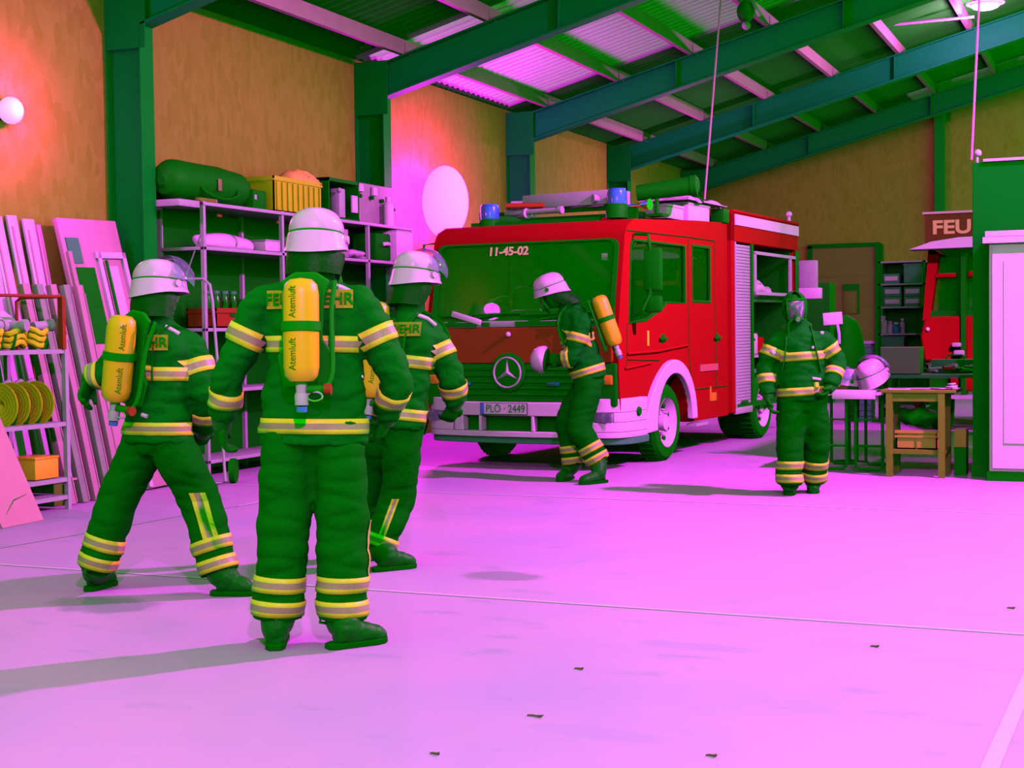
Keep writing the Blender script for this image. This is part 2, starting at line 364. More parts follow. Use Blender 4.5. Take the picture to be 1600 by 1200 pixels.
for p, q in zip(P, P[1:]): b.box((p+q)/2+Vector((0, 0, .001)), ((q-p).length+.02, .018, .002), rot=Matrix.Rotation(math.atan2(q.y-p.y, q.x-p.x), 3, 'Z'))
trim(b, CRACK)
b = MB(); p, q = gz(372, 791), gz(412, 783); b.box((p+q)/2+Vector((0, 0, .002)), ((q-p).length, .03, .003), rot=Matrix.Rotation(math.atan2(q.y-p.y, q.x-p.x), 3, 'Z')); trim(b, LINEM)
# gate in the back wall
OLIVE = mat('olive_gate_paint', (.17, .26, .01), .6, var=.08, vs=4)
g = empty('door_1', (-5.92, 32, 0)); struct(g)
b = MB(); b.bx(-.68, .68, -.09, -.03, .02, 3.15)
for k in range(1, 5): b.bx(-.68, .68, -.096, -.088, k*.63-.01, k*.63+.01)
b.build('gate_leaf', OLIVE, g, bevel=.004)
b = MB(); b.bx(-.78, .78, -.12, 0, 3.15, 3.24); b.bx(.68, .84, -.14, 0, 0, 3.2); b.bx(-.78, -.68, -.12, 0, 0, 3.2); b.build('gate_frame', DGREEN, g)
n1 = empty('notice_board', (-5.75, 31.9, 1.7)); tag(n1, 'small dark notice board on the olive gate in the back wall', 'notice board')
b = MB(); b.bx(-.17, .17, -.03, .0, 0, .65, bev=.01); b.build('board', OLIVE, n1); b = MB(); b.bx(-.17, .17, -.045, -.031, .5, .65); b.bx(.13, .17, -.045, -.031, 0, .5); b.build('frame', BLACK, n1)

# ================================================================ the fire engine
TH = R(4); G0 = gz(1037, 722)
TR = empty('fire_engine', G0, -TH)
tag(TR, 'large red fire engine with white bumper and wheel arch parked facing the camera', 'fire engine')
XL = -2.24                                                          # left flank; x=0 is the right flank, y runs to the rear
xc = XL/2
def arch(cy, cz, r, a0, a1, n=16): return [(cy+r*math.cos(R(a0+(a1-a0)*k/n)), cz+r*math.sin(R(a0+(a1-a0)*k/n))) for k in range(n+1)]
# cab shell with real window openings
prof = [(-1.16, .62), (-1.19, 1.0), (-1.19, 1.47), (-1.0, 2.40), (-.93, 2.50), (-.75, 2.57), (1.0, 2.66), (2.14, 2.70), (2.14, .38), (.84, .38)]
prof += arch(.25, .42, .53, 0, 180)[1:] + [(-.28, .62)]
b = MB(); b.prism(prof, (XL, 0), lambda u, v, t: (t, u, v))
cab = b.build('cab', RED, TR)
bv = cab.modifiers.new('b', 'BEVEL'); bv.width = .045; bv.segments = 3; bv.limit_method = 'ANGLE'; bv.angle_limit = R(50)
inner = [(-1.10, .95), (-1.12, 1.45), (-.94, 2.36), (-.8, 2.46), (2.06, 2.58), (2.06, .95)]
cuts = []
b = MB(); b.prism(inner, (XL+.06, -.06), lambda u, v, t: (t, u, v)); cuts.append(b.build('c', BLACK, TR, smooth=False))
def fr(u, v, t):                                                    # windscreen plane: u across, v height
    yy = -1.19+(v-1.47)*(.19/.93); return (u, yy+t, v)
def rrect(x0, x1, z0, z1, r=.07, n=4):
    P = []
    for cx, cz, a in ((x1-r, z1-r, 0), (x0+r, z1-r, 90), (x0+r, z0+r, 180), (x1-r, z0+r, 270)):
        P += [(cx+r*math.cos(R(a+90*k/n)), cz+r*math.sin(R(a+90*k/n))) for k in range(n+1)]
    return P
WS = rrect(XL+.07, -.07, 1.50, 2.36, .09)
b = MB(); b.prism(WS, (-.2, .25), fr); cuts.append(b.build('c', RED, TR, smooth=False))
W1 = [(-.93, 1.50), (-.45, 1.53), (.0, 1.66), (.12, 1.72), (.70, 1.72), (.70, 2.36), (-.80, 2.36), (-.87, 2.30)]
W3 = [(.92, 1.74), (1.52, 1.74), (1.52, 2.38), (.92, 2.38)]
for W in (W1, W3):
    b = MB(); b.prism(W, (XL-.2, .2), lambda u, v, t: (t, u, v)); cuts.append(b.build('c', RED, TR, smooth=False))
bpy.context.view_layer.update(); boolcut(cab, cuts)
b = MB(); b.prism(WS, (.015, .021), fr); b.build('windscreen', WIND, cab)
for xx in (-.03, XL+.03):
    for W in (W1, W3): b = MB(); b.prism(W, (xx-.003, xx+.003), lambda u, v, t: (t, u, v)); b.build('side_window', SIDEG, cab)
def rim(P, t0, t1, conv, wd, name, m, par):                         # seal around a window
    cx_ = sum(p[0] for p in P)/len(P); cz_ = sum(p[1] for p in P)/len(P)
    b = MB(); n = len(P); fs = []
    def off(p, s): d = Vector((p[0]-cx_, p[1]-cz_)); l = d.length; d /= l; return (p[0]+d.x*s, p[1]+d.y*s)
    V = [[b.bm.verts.new(conv(*q, t)) for q in (off(p, -wd), off(p, wd*.4))] for p in P for t in (t0,)]
    V2 = [[b.bm.verts.new(conv(*q, t1)) for q in (off(p, -wd), off(p, wd*.4))] for p in P]
    for i in range(n):
        j = (i+1) % n
        b.bm.faces.new((V[i][0], V[j][0], V[j][1], V[i][1])); b.bm.faces.new((V2[i][0], V2[i][1], V2[j][1], V2[j][0]))
        b.bm.faces.new((V[i][0], V2[i][0], V2[j][0], V[j][0])); b.bm.faces.new((V[i][1], V[j][1], V2[j][1], V2[i][1]))
    return b.build(name, m, par)
rim(WS, -.012, .02, fr, .035, 'window_seal', BLACK, cab)
for W in (W1, W3): rim(W, -.02, .008, lambda u, v, t: (t, u, v), .028, 'window_seal', BLACK, cab)
# cab interior
b = MB(); b.bx(XL+.1, -.1, -1.08, -.55, 1.0, 1.52, bev=.06); b.bx(-1.3, -.95, -1.08, -.45, 1.3, 1.66, bev=.05); b.build('dashboard', BLACK, TR)
b = MB(); c = Vector((-1.72, -.5, 1.62)); b.tube([c+Vector((.22*math.cos(a), .12*math.sin(a), .19*math.sin(a))) for a in [k*math.pi/8 for k in range(16)]], .016, closed=True)
b.tube([c+Vector((-.2, 0, 0)), c+Vector((.2, 0, 0))], .014); b.tube([c, c+Vector((0, -.2, -.25))], .02); b.build('steering_wheel', BLACK, TR)
for sx in (-1.72, -.55):
    b = MB(); b.bx(sx-.25, sx+.25, -.15, .35, 1.15, 1.3, bev=.04); b.bx(sx-.24, sx+.24, .32, .46, 1.25, 1.95, bev=.05); b.bx(sx-.13, sx+.13, .33, .43, 1.96, 2.16, bev=.04); b.build('seat', BLACK, TR)
b = MB(); b.bx(XL+.15, -.15, 1.6, 1.85, 1.1, 1.95, bev=.05); b.build('rear_bench', BLACK, TR)
# shut lines and panel details
LINE = mat('shut_line', (.02, .12, .005), .8, spec=.05)
for pts in ([(-.98, 1.50), (-1.0, 1.05)], [(.80, 2.44), (.80, 1.1), (.86, .9)], [(1.68, 2.46), (1.70, .74)], [(-.95, 2.44), (.8, 2.46), (1.68, 2.46)], [(-1.0, 1.13), (-.1, 1.10)], [(.92, .74), (2.1, .74)]):
    b = MB(); b.tube([(.001, y, z) for y, z in pts], .008, n=6); b.build('shut_line', LINE, cab)
b = MB(); b.tube([(.008, -1.0, 1.19), (.012, -.2, 1.20), (.008, .75, 1.25)], .016, n=8); b.tube([(.006, -1.05, 1.04), (.006, -.35, 1.08)], .014, n=8); b.build('body_crease', RED, cab)
for y, z in ((.0, 1.33), (1.74, 1.32)):
    b = MB(); b.lathe([(.0, 0), (.055, 0), (.05, .01), (.0, .012)], (.0, y, z), rot=Matrix.Rotation(R(90), 4, 'Y')); b.box((.025, y-.02, z), (.02, .2, .035), bev=.008); b.build('door_handle', BLACK, cab)
for y, z, s, m_ in ((-.42, 1.34, (.008, .05, .16), YEL), (1.62, .63, (.01, .16, .10), ORANGE), (1.5, .67, (.01, .05, .17), ORANGE)):
    b = MB(); b.box((.004, y, z), s, bev=.003); b.build('side_reflector', m_, cab)
b = MB(); b.bx(0, .012, 1.15, 1.75, .94, 1.02); b.build('grey_emblem', mat('faded_decal', (.62, .12, .14), .5), cab)
# hood panel, grille, badge
HP = mat('hood_red_paint', (.30, .06, .006), .4, spec=.2)
b = MB(); b.prism(rrect(XL+.06, -.06, 1.10, 1.47, .03), (-1.235, -1.17), lambda u, v, t: (u, t, v)); b.build('hood_panel', HP, TR, bevel=.008)
b = MB(); b.bx(XL+.1, -.06, -1.22, -1.17, 1.475, 1.54, bev=.008); b.build('windscreen_sill', SILVER, TR)
b = MB(); b.bx(-2.1, -1.6, -1.232, -1.2, 1.483, 1.53, bev=.01); b.bx(-1.55, -1.45, -1.232, -1.2, 1.483, 1.53, bev=.01); b.bx(-1.15, -.1, -1.231, -1.2, 1.483, 1.535); b.build('wiper_recess', BLACK, TR)
b = MB(); b.bx(XL+.02, -.02, -1.23, -1.1, .66, 1.10, bev=.02)
for k in range(6): b.bx(XL+.3, -.35, -1.245, -1.22, .70+k*.065, .73+k*.065, bev=.006)
b.build('grille', BLACK, TR)
bx_ = -1.22
b = MB(); b.lathe([(0, 0), (.2, 0), (.2, .03), (.17, .045), (0, .045)], (bx_, -1.235, 1.01), n=32, rot=Matrix.Rotation(R(90), 4, 'X'))
bd = b.build('badge', BLACK, TR)
b = MB(); c = Vector((bx_, -1.285, 1.005)); b.tube([c+Vector((.155*math.cos(a), 0, .155*math.sin(a))) for a in [k*math.pi/18 for k in range(36)]], .011, closed=True)
for a in (90, 210, 330):
    d = Vector((math.cos(R(a)), 0, math.sin(R(a)))); n_ = Vector((-d.z, 0, d.x)); tip = c+d*.15
    P = [c+n_*.024, tip, c-n_*.024, c+Vector((0, -.02, 0))]
    v = [b.bm.verts.new(p) for p in P]; b.bm.faces.new((v[0], v[1], v[3])); b.bm.faces.new((v[1], v[2], v[3])); b.bm.faces.new((v[2], v[1], v[0]))
b.build('star', SILVER, bd)
b = MB(); b.sph((-1.22, -1.25, 1.40), .028); b.build('hood_button', WHITE, TR)
for x, z, m_ in ((-.14, .93, ORANGE), (XL+.14, .93, ORANGE)): b = MB(); b.box((x, -1.235, z), (.17, .03, .1), bev=.012); b.build('turn_signal', m_, TR)
for x in (-1.74, -.71): b = MB(); b.box((x, -1.25, .885), (.14, .03, .04), bev=.01); b.build('blue_flasher', mat('dim_blue_lens', (.01, .22, .25), .3), TR)
# bumper: one swept body with three air openings, wrapped corners
b = MB()
plan = [(XL-.06, -.62), (XL-.05, -.95), (XL+.06, -1.2), (XL+.35, -1.3), (xc, -1.36), (-.35, -1.3), (-.04, -1.2), (.06, -.95), (.07, -.62)]
pl, _ = resample([Vector((x, y, 0)) for x, y in plan], [1]*len(plan), 24)
def skirt(z0, z1, x0=-9, x1=9, th=.10, dy=0):
    P = [p for p in pl if x0 <= p.x <= x1]; V = []
    for i, p in enumerate(P):
        d = (P[min(i+1, len(P)-1)]-P[max(i-1, 0)]).normalized(); n_ = Vector((-d.y, d.x, 0))
        q = p+Vector((0, dy, 0)); V.append([b.bm.verts.new((w_.x, w_.y, z)) for w_, z in ((q, z0), (q, z1), (q+n_*th, z1), (q+n_*th, z0))])
    for A, B in zip(V, V[1:]):
        for k in range(4): b.bm.faces.new((A[k], A[(k+1) % 4], B[(k+1) % 4], B[k]))
    b.bm.faces.new(V[0]); b.bm.faces.new(V[-1][::-1])
skirt(.34, .40); skirt(.56, .70, -1.86, -.48); skirt(.40, .56, -1.86, -1.72); skirt(.40, .56, -1.54, -1.47); skirt(.40, .56, -.95, -.88); skirt(.40, .56, -.66, -.48)
skirt(.40, .50, -.48, 9); skirt(.40, .50, -9, -1.86); skirt(.60, .74, -.48, 9); skirt(.60, .74, -9, -1.86)
skirt(.50, .60, -.06, 9); skirt(.50, .60, -9, XL+.06); skirt(.50, .60, -.48, -.34); skirt(.50, .60, XL+.34, -1.86)
bump = b.build('bumper', WHITE, TR, bevel=.008)
b = MB(); skirt(.27, .345, dy=.05); b.build('lower_spoiler', GREY, bump, bevel=.01)
b = MB(); b.bx(XL+.2, -.2, -1.2, -1.0, .38, .72); b.build('radiator_recess', BLACK, TR)
for s in (-.19, XL+.19):
    hl = empty('headlight', (s, -1.2, .55)); hl.parent = TR
    b = MB(); b.bx(-.13, .13, -.02, .05, -.055, .055, bev=.02); b.build('reflector', SILVER, hl)
    b = MB(); b.lathe([(.0, 0), (.045, 0), (.05, .03), (0, .03)], (.06 if s > -1 else -.06, -.03, .0), rot=Matrix.Rotation(R(90), 4, 'X')); b.build('bulb_housing', CHROME, hl)
    b = MB(); b.box((0, -.07, 0), (.27, .012, .105), bev=.004); b.build('lens', CLEAR, hl)
b = MB(); b.lathe([(0, 0), (.05, 0), (.04, .02), (0, .02)], (.07, -.86, .60), rot=Matrix.Rotation(R(90), 4, 'Y')); b.build('corner_lamp', BLACK, bump)
b = MB(); b.box((-1.22, -1.372, .635), (.55, .012, .125), bev=.004); pt = b.build('number_plate', BLACK, TR)
b = MB(); b.box((-1.22, -1.379, .635), (.53, .008, .108)); b.build('plate_face', WHITE, pt)
b = MB(); b.box((-1.465, -1.384, .635), (.04, .004, .108)); b.build('blue_band', BLUEL, pt)
PL = frame(Vector((-1.20, -1.384, .633)), (1, 0, 0), (0, -1, 0))
text('PLÖ · 2449', .115, BLACK, 'plate_lettering', pt, frame(Vector((-1.195, -1.384, .633)), (1, 0, 0), (0, -1, 0)), sx=.86)
# wheel arch, wheels, chassis
def flare(x0, x1, s):
    P = arch(.25, .42, .53, 0, 180, 20)+[(-.28, .36)]; b = MB(); n = len(P)
    O = []
    for i, (u, v) in enumerate(P):
        t = i/(n-1); a = R(180*min(1, i/20)); r = .15 if t < .6 else .15+.25*((t-.6)/.4)**2
        O.append((u+r*math.cos(a), max(.34, v+r*math.sin(a))))
    O[-1] = (-.78, .34); O[-2] = (-.66, .44)
    V = [[b.bm.verts.new(q) for q in ((x0, *O[i]), (x1, *O[i]), (x1, *P[i]), (x0, *P[i]))] for i in range(n)]
    for A, B in zip(V, V[1:]):
        for k in range(4): b.bm.faces.new((A[k], A[(k+1) % 4], B[(k+1) % 4], B[k]))
    b.bm.faces.new(V[0]); b.bm.faces.new(V[-1][::-1]); return b.build('wheel_arch', WHITE, TR, bevel=.012)
flare(-.02, .055, 1); flare(XL-.055, XL+.02, -1)
b = MB(); b.bx(-.06, .06, .86, 1.25, .33, .36); b.build('cab_step', SILVER, TR)
def wheel(x, y, side, dual=False, rimr=.26):
    wh = empty('wheel', (x, y, .42)); wh.parent = TR
    Ry = Matrix.Rotation(R(90*side), 4, 'Y'); wd = .5 if dual else .25
    b = MB(); b.lathe([(rimr, -wd), (.38, -wd), (.415, -wd+.04), (.42, -wd/2), (.415, -.04), (.38, -.005), (rimr+.02, 0), (rimr, -.02)], rot=Ry, n=40, caps=False)
    for k in range(36): a = k*math.pi/18; b.box(Ry.to_3x3() @ Vector((.418*math.cos(a), .418*math.sin(a), -.125)), (.16, .02, .02), rot=Matrix.Rotation(-a*side, 3, 'X'))
    b.build('tyre', RUBBER, wh)
    b = MB(); b.lathe([(0, -.02), (.085, -.02), (.1, -.09), (.17, -.12), (.21, -.07), (.245, -.03), (.27, .0), (.255, -.06), (.2, -.16), (0, -.16)], rot=Ry, n=32)
    for k in range(8):
        a = k*math.pi/4; p = Ry.to_3x3() @ Vector((.135*math.cos(a), .135*math.sin(a), -.08)); q = Ry.to_3x3() @ Vector((.135*math.cos(a), .135*math.sin(a), -.045)); b.cyl(p, q, .014, n=8)
    b.build('rim', WHITE, wh)
    for k in range(8):
        b = MB(); a = (k+.5)*math.pi/4; b.sph(Ry.to_3x3() @ Vector((.19*math.cos(a), .19*math.sin(a), -.075)), (.02, .032, .032), n=8); b.build('rim_hole', BLACK, wh)
for x, s in ((-.01, 1), (XL+.01, -1)): wheel(x, .16, s); wheel(x, 3.55, s, True)
b = MB(); b.bx(-.9, -.75, -1.0, 4.9, .42, .7); b.bx(-1.5, -1.35, -1.0, 4.9, .42, .7); b.cyl((-.2, .16, .42), (XL+.2, .16, .42), .06); b.cyl((-.2, 3.55, .42), (XL+.2, 3.55, .42), .08); b.sph((xc, 3.55, .42), .18)
b.bx(-1.7, -.5, -.6, .9, .55, .95, bev=.05); b.bx(XL+.08, -.08, 1.0, 3.0, .4, .95, bev=.04); b.build('chassis', RUBBER, TR)
# mirrors
mr = empty('mirror', (.0, -.9, 1.55)); mr.parent = TR
b = MB(); b.tube([(.02, .0, .0), (.16, -.04, .08), (.22, .02, .25), (.22, .02, .7)], .016); b.tube([(.02, .1, .86), (.2, .02, .84), (.22, .02, .7)], .016); b.build('mirror_arm', BLACK, mr)
b = MB(); b.box((.24, .05, .49), (.20, .09, .44), bev=.035); b.box((.24, .05, .14), (.19, .09, .17), bev=.03); b.build('mirror_housing', BLACK, mr)
mr = empty('mirror', (XL, -.9, 1.55)); mr.parent = TR
b = MB(); b.tube([(-.02, .1, .86), (-.2, .02, .84), (-.22, .02, .1), (-.02, 0, 0)], .016); b.build('mirror_arm', BLACK, mr)
b = MB(); b.box((-.24, .05, .5), (.18, .09, .44), bev=.035); b.build('mirror_housing', BLACK, mr)
# wipers
for x0, x1 in ((-1.95, -1.35), (-1.0, -.4)):
    b = MB(); b.tube([(x0, -1.22, 1.53), (x1-.12, -1.19, 1.60)], .012); b.tube([(x0-.1, -1.205, 1.60), (x1+.25, -1.19, 1.62)], .012); b.build('wiper', BLACK, TR)
b = MB(); b.box((-1.72, -1.235, 1.575), (.36, .03, .06), rot=Matrix.Rotation(R(16), 3, 'Y'), bev=.008); pp = b.build('folded_paper', WHITE, TR)
tm = frame(Vector((-1.32, *fr(0, 2.27, -.004)[1:])), (1, 0, 0), (0, -.98, .2)); text('11-45-02', .125, mat('pale_yellow_lettering', (.95, .68, .35), .5), 'radio_number', TR, tm, sx=1.05, bold=.004)
b = MB(); b.box(fr(-.22, 2.18, .03), (.07, .02, .07), bev=.02); b.build('reflection_spot', WHITE, TR)  # white spot stands for a lamp's reflection in the windscreen
# body box with shutters
X0, X1 = XL-.03, .04
b = MB(); b.bx(X0, X1, 2.2, 2.30, .40, 2.83); b.bx(X0, X1, 2.2, 5.0, 2.48, 2.86); b.bx(X0, X1, 4.86, 5.0, .40, 2.5); 
body = b.build('body', RED, TR, bevel=.012)
b = MB(); b.bx(X0+.04, -.95, 2.3, 4.9, .45, 2.5); b.bx(-.95, -.03, 2.94, 2.98, .5, 2.48); b.bx(-.95, -.03, 4.82, 4.86, .5, 2.48); b.build('locker_interior', BLACK, body)
b = MB(); b.bx(-.95, X1, 2.3, 4.86, .44, .50); b.bx(-.95, X1-.01, 2.98, 3.06, .5, 2.48); b.bx(X1-.04, X1+.004, 2.93, 3.02, .42, 2.48); b.build('body_frame', BLACK, TR)
b = MB()
n = 52
for k in range(n): z0 = .46+k*(2.46-.46)/n; b.bx(X1-.04, X1-.012, 2.31, 2.93, z0, z0+.035, bev=.006)
sh = b.build('roller_shutter', SILVER, TR)
b = MB(); b.bx(X1-.03, X1+.008, 2.30, 2.94, .38, .46, bev=.008); b.bx(X1-.03, X1+.008, 2.30, 2.33, .46, 2.48); b.build('shutter_bar', SILVER, sh)
b = MB(); b.box((X1+.012, 2.62, .52), (.02, .22, .035), bev=.008); b.build('shutter_handle', BLACK, sh)
b = MB(); b.bx(X1-.02, X1+.012, 2.3, 5.0, 2.685, 2.815); b.build('white_stripe', WHITE, body)
b = MB(); b.bx(X1-.02, X1+.015, 2.2, 5.0, 2.83, 2.87, bev=.01); b.build('roof_rail', RED, body)
b = MB(); b.bx(X1-.02, X1+.01, 3.06, 4.86, 2.36, 2.40); b.bx(X1-.02, X1+.01, 3.06, 3.12, 1.85, 2.38); b.bx(X1-.02, X1+.01, 4.6, 4.66, 1.85, 2.38); b.bx(X1-.02, X1+.01, 3.06, 4.66, 1.85, 1.89); b.build('locker_frame', SILVER, body)
b = MB(); b.bx(-.9, -.1, 3.08, 4.84, 1.77, 1.80); b.bx(-.9, -.05, 3.08, 4.84, 1.05, 1.08); b.build('locker_shelf', SILVER, body)
b = MB(); b.bx(X1, X1+.01, 4.84, 4.99, .45, 2.48); b.build('rear_edge_trim', BLACK, body)
b = MB(); b.bx(X0+.1, X1-.02, 5.0, 5.02, .5, 2.7); b.build('rear_door', SILVER, body)
b = MB(); b.bx(X1-.0, X1+.25, 5.02, 5.12, 1.95, 2.35, bev=.02); b.build('rear_light_mast', SILVER, TR); b = MB(); b.bx(X1, X1+.3, 5.0, 5.14, 1.82, 1.97, bev=.01); b.build('rear_light', WHITE, TR)
b = MB(); b.cyl((X1-.05, 4.75, 2.86), (X1-.05, 4.75, 2.95), .02); b.sph((X1-.05, 4.75, 2.97), .04); b.build('roof_marker', WHITE, TR)
# roof equipment
def rooflight(x, y, z, nm='blue_light'):
    l = empty(nm, (x, y, z)); l.parent = TR
    b = MB(); b.lathe([(0, -.12), (.12, -.12), (.12, 0), (.1, .03), (0, .03)]); b.build('light_base', BLACK, l)
    b = MB(); b.lathe([(0, .03), (.1, .03), (.105, .15), (.09, .19), (0, .2)]); b.build('dome', BLUEL, l)
rooflight(-1.79, -.55, 2.63); rooflight(-.28, -.55, 2.72)
# (equipment lying on the roof are parts carried by the engine's rack)
b = MB()
for x in (XL+.2, -.5): b.bx(x-.02, x+.02, -.3, 2.1, 2.66, 2.76)
for y in (-.2, .7, 1.6): b.bx(XL+.2, -.3, y-.02, y+.02, 2.72, 2.76)
b.bx(XL+.25, -.45, -.62, -.56, 2.57, 2.62)
b.build('roof_rack', BLACK, TR)
# things lying on the roof of the engine: placed in the engine's own axes
TM = Matrix.Translation(G0) @ Matrix.Rotation(-TH, 4, 'Z')
def onroof(nm, x, y, z, rz, label, cat, group=None): return tag(empty(nm, TM @ Vector((x, y, z)), -TH+R(rz)), label, cat, group)
t = onroof('ladder', -.95, -.2, 2.77, 90, 'silver aluminium ladder lying across the cab roof of the fire engine', 'ladder')
for y in (-.16, .16):

    b = MB(); b.bx(-.17 if y < 0 else .11, -.11 if y < 0 else .17, -.62, .55, 0, .15, bev=.01); b.build('rail', SILVER, t)
for k in range(5): b = MB(); b.cyl((-.12, -.5+k*.25, .075), (.12, -.5+k*.25, .075), .018, n=10); b.build('rung', SILVER, t)
t.rotation_euler = (0, R(0), -TH+R(84))
for (x0, y0, x1, y1, m_, lb) in ((-1.62, -.5, -1.2, -.3, DRED, 'dull red pipe lying beside the ladder on the engine roof'), (-1.7, -.35, -1.0, -.45, SILVER, 'thin silver tube lying in front of the ladder on the engine roof')):
    t = onroof('pipe', (x0+x1)/2, (y0+y1)/2, 2.77 if m_ is DRED else 2.70, 0, lb, 'pipe'); d = Vector(((x1-x0)/2, (y1-y0)/2, 0))
    b = MB(); b.cyl(-d+Vector((0, 0, .03)), d+Vector((0, 0, .03)), .03); b.build('pipe_body', m_, t); b = MB(); b.cyl(d+Vector((0, 0, .03)), d*1.12+Vector((0, 0, .03)), .042); b.build('coupling', SILVER, t)
for i, (x, y, rz) in enumerate(((-1.62, -.15, 20), (-1.48, -.35, -30), (-.55, -.35, 50))):
    t = onroof('hose_coupling', x, y, 2.77 if i != 1 else 2.66, rz, ('silver hose coupling behind the left blue light on the engine roof', 'silver hose coupling between blue light and ladder on the engine roof', 'silver hose coupling beside the right blue light on the engine roof')[i], 'coupling')
    b = MB(); b.cyl((-.1, 0, .06), (.05, 0, .06), .05); b.build('coupling_body', SILVER, t); b = MB(); b.cyl((.05, 0, .06), (.09, 0, .06), .06); b.build('coupling_ring', SILVER, t)
t = onroof('searchlight', .0, .0, 2.76, 0, 'long black searchlight on a bracket above the right side of the cab', 'searchlight')
b = MB(); b.cyl((-.05, 0, -.1), (-.05, 0, .1), .025); b.bx(-.15, .05, -.1, .1, -.12, -.09); b.build('bracket', BLACK, t)
b = MB(); b.cyl((-.26, -.05, .14), (.3, .1, .20), .085, .1); b.cyl((.3, .1, .20), (.36, .115, .205), .11); b.build('lamp_body', BLACK, t); b = MB(); b.sph((.362, .115, .205), (.01, .09, .09)); b.build('lens', BLACK, t)
t = onroof('signal_horn', -.12, -.5, 2.66, 0, 'chrome signal horn on the front edge of the cab roof', 'horn')
b = MB(); b.cyl((.1, 0, .07), (-.2, 0, .05), .025, .018); b.cyl((.1, 0, .07), (.2, -.02, .07), .03, .06); b.build('trumpet', CHROME, t); b = MB(); b.bx(-.1, .05, -.02, .02, -.08, .04); b.build('foot', BLACK, t)
WB = ((-.14, .45, .26, .5, .13, 'small white box strapped behind the searchlight on the cab roof'), (-.16, 1.20, .3, .7, .2, 'large white box strapped at the rear of the cab roof'))
for x, y, sx, sy, sz, lb in WB:
    t = onroof('storage_box', x, y, 2.64, 0, lb, 'box', None); b = MB(); b.box((0, 0, sz/2), (sx, sy, sz), bev=.01); b.build('box_body', WHITE, t); b = MB(); b.box((0, 0, sz+.01), (sx+.02, sy+.02, .03), bev=.008); b.build('lid', WHITE, t)
t = onroof('folded_tarpaulin', -.25, 1.35, 2.875, 0, 'crumpled pale tarpaulin lying over the white box at the rear of the cab roof', 'tarpaulin')
b = MB(); n = 16; V = [[b.bm.verts.new(((i/n-.5)*.6, (j/n-.5)*1.3, .05+.06*noise.noise((i*.35, j*.3, 2))+.05*math.cos((j/n-.5)*3)*math.cos((i/n-.5)*3)-.03)) for j in range(n+1)] for i in range(n+1)]
V2 = [[b.bm.verts.new((v.co.x, v.co.y, 0)) for v in r] for r in V]
for i in range(n):
    for j in range(n): b.bm.faces.new((V[i][j], V[i+1][j], V[i+1][j+1], V[i][j+1])); b.bm.faces.new((V2[i][j], V2[i][j+1], V2[i+1][j+1], V2[i+1][j]))
for j in range(n):
    b.bm.faces.new((V[0][j], V[0][j+1], V2[0][j+1], V2[0][j])); b.bm.faces.new((V[n][j], V2[n][j], V2[n][j+1], V[n][j+1])); b.bm.faces.new((V[j][0], V2[j][0], V2[j+1][0], V[j+1][0])); b.bm.faces.new((V[j][n], V[j+1][n], V2[j+1][n], V2[j][n]))
b.build('canvas', mat('pale_canvas', (.62, .42, .6), .8, var=.2, vs=8), t); b = MB(); b.tube([(-.31, -.2, .0), (-.2, -.2, .12), (.2, -.2, .12), (.31, -.2, 0)], .012); b.build('strap', BLACK, t)
t = onroof('roof_bracket', -.02, 2.05, 2.69, 0, 'dark bracket standing between the cab and the body of the engine', 'bracket'); b = MB(); b.bx(-.12, .05, -.12, .1, 0, .17, bev=.02); b.bx(-.3, .02, -.05, .05, 0, .09, bev=.01); b.build('bracket_body', BLACK, t); b = MB(); b.cyl((-.05, 0, .17), (-.05, 0, .2), .03); b.build('bolt', SILVER, t)
# equipment in the open locker
def inloc(nm, x, y, z, lb, cat): return tag(empty(nm, TM @ Vector((x, y, z)), -TH), lb, cat)
t = inloc('tool_case', -.42, 3.45, 1.08, 'white plastic case on the middle shelf of the open locker', 'case'); b = MB(); b.box((0, 0, .14), (.6, .5, .28), bev=.03); b.build('case_body', WHITE, t); b = MB(); b.box((.31, 0, .2), (.02, .14, .03)); b.build('handle', BLACK, t)
t = inloc('red_lantern', -.22, 3.95, 1.08, 'small red lantern on the middle shelf of the open locker', 'lantern'); b = MB(); b.box((0, 0, .12), (.16, .16, .22), bev=.03); b.build('lantern_body', RED, t); b = MB(); b.tube([(0, -.06, .23), (0, -.05, .29), (0, .05, .29), (0, .06, .23)], .01); b.build('handle', BLACK, t)
t = inloc('folded_sheet', -.38, 3.85, 1.80, 'crumpled pale sheet on the top shelf of the open locker', 'sheet'); b = MB(); b.sph((0, 0, .12), (.33, .65, .13), n=24)
for v in b.bm.verts: v.co += Vector((noise.noise(v.co*7), noise.noise(v.co*6+Vector((4, 0, 0))), noise.noise(v.co*8)))*.06
b.build('cloth', mat('pale_canvas', (1, 1, 1)), t); b = MB(); b.box((0, 0, .2), (.5, .04, .02)); b.build('strap', GREY, t)
t = inloc('pump_unit', -.45, 3.6, .5, 'grey pump unit at the bottom of the open locker', 'pump'); b = MB(); b.box((0, 0, .2), (.6, .7, .4), bev=.05); b.build('housing', GREY, t); b = MB(); b.cyl((.3, 0, .2), (.42, 0, .2), .1); b.build('outlet', SILVER, t)

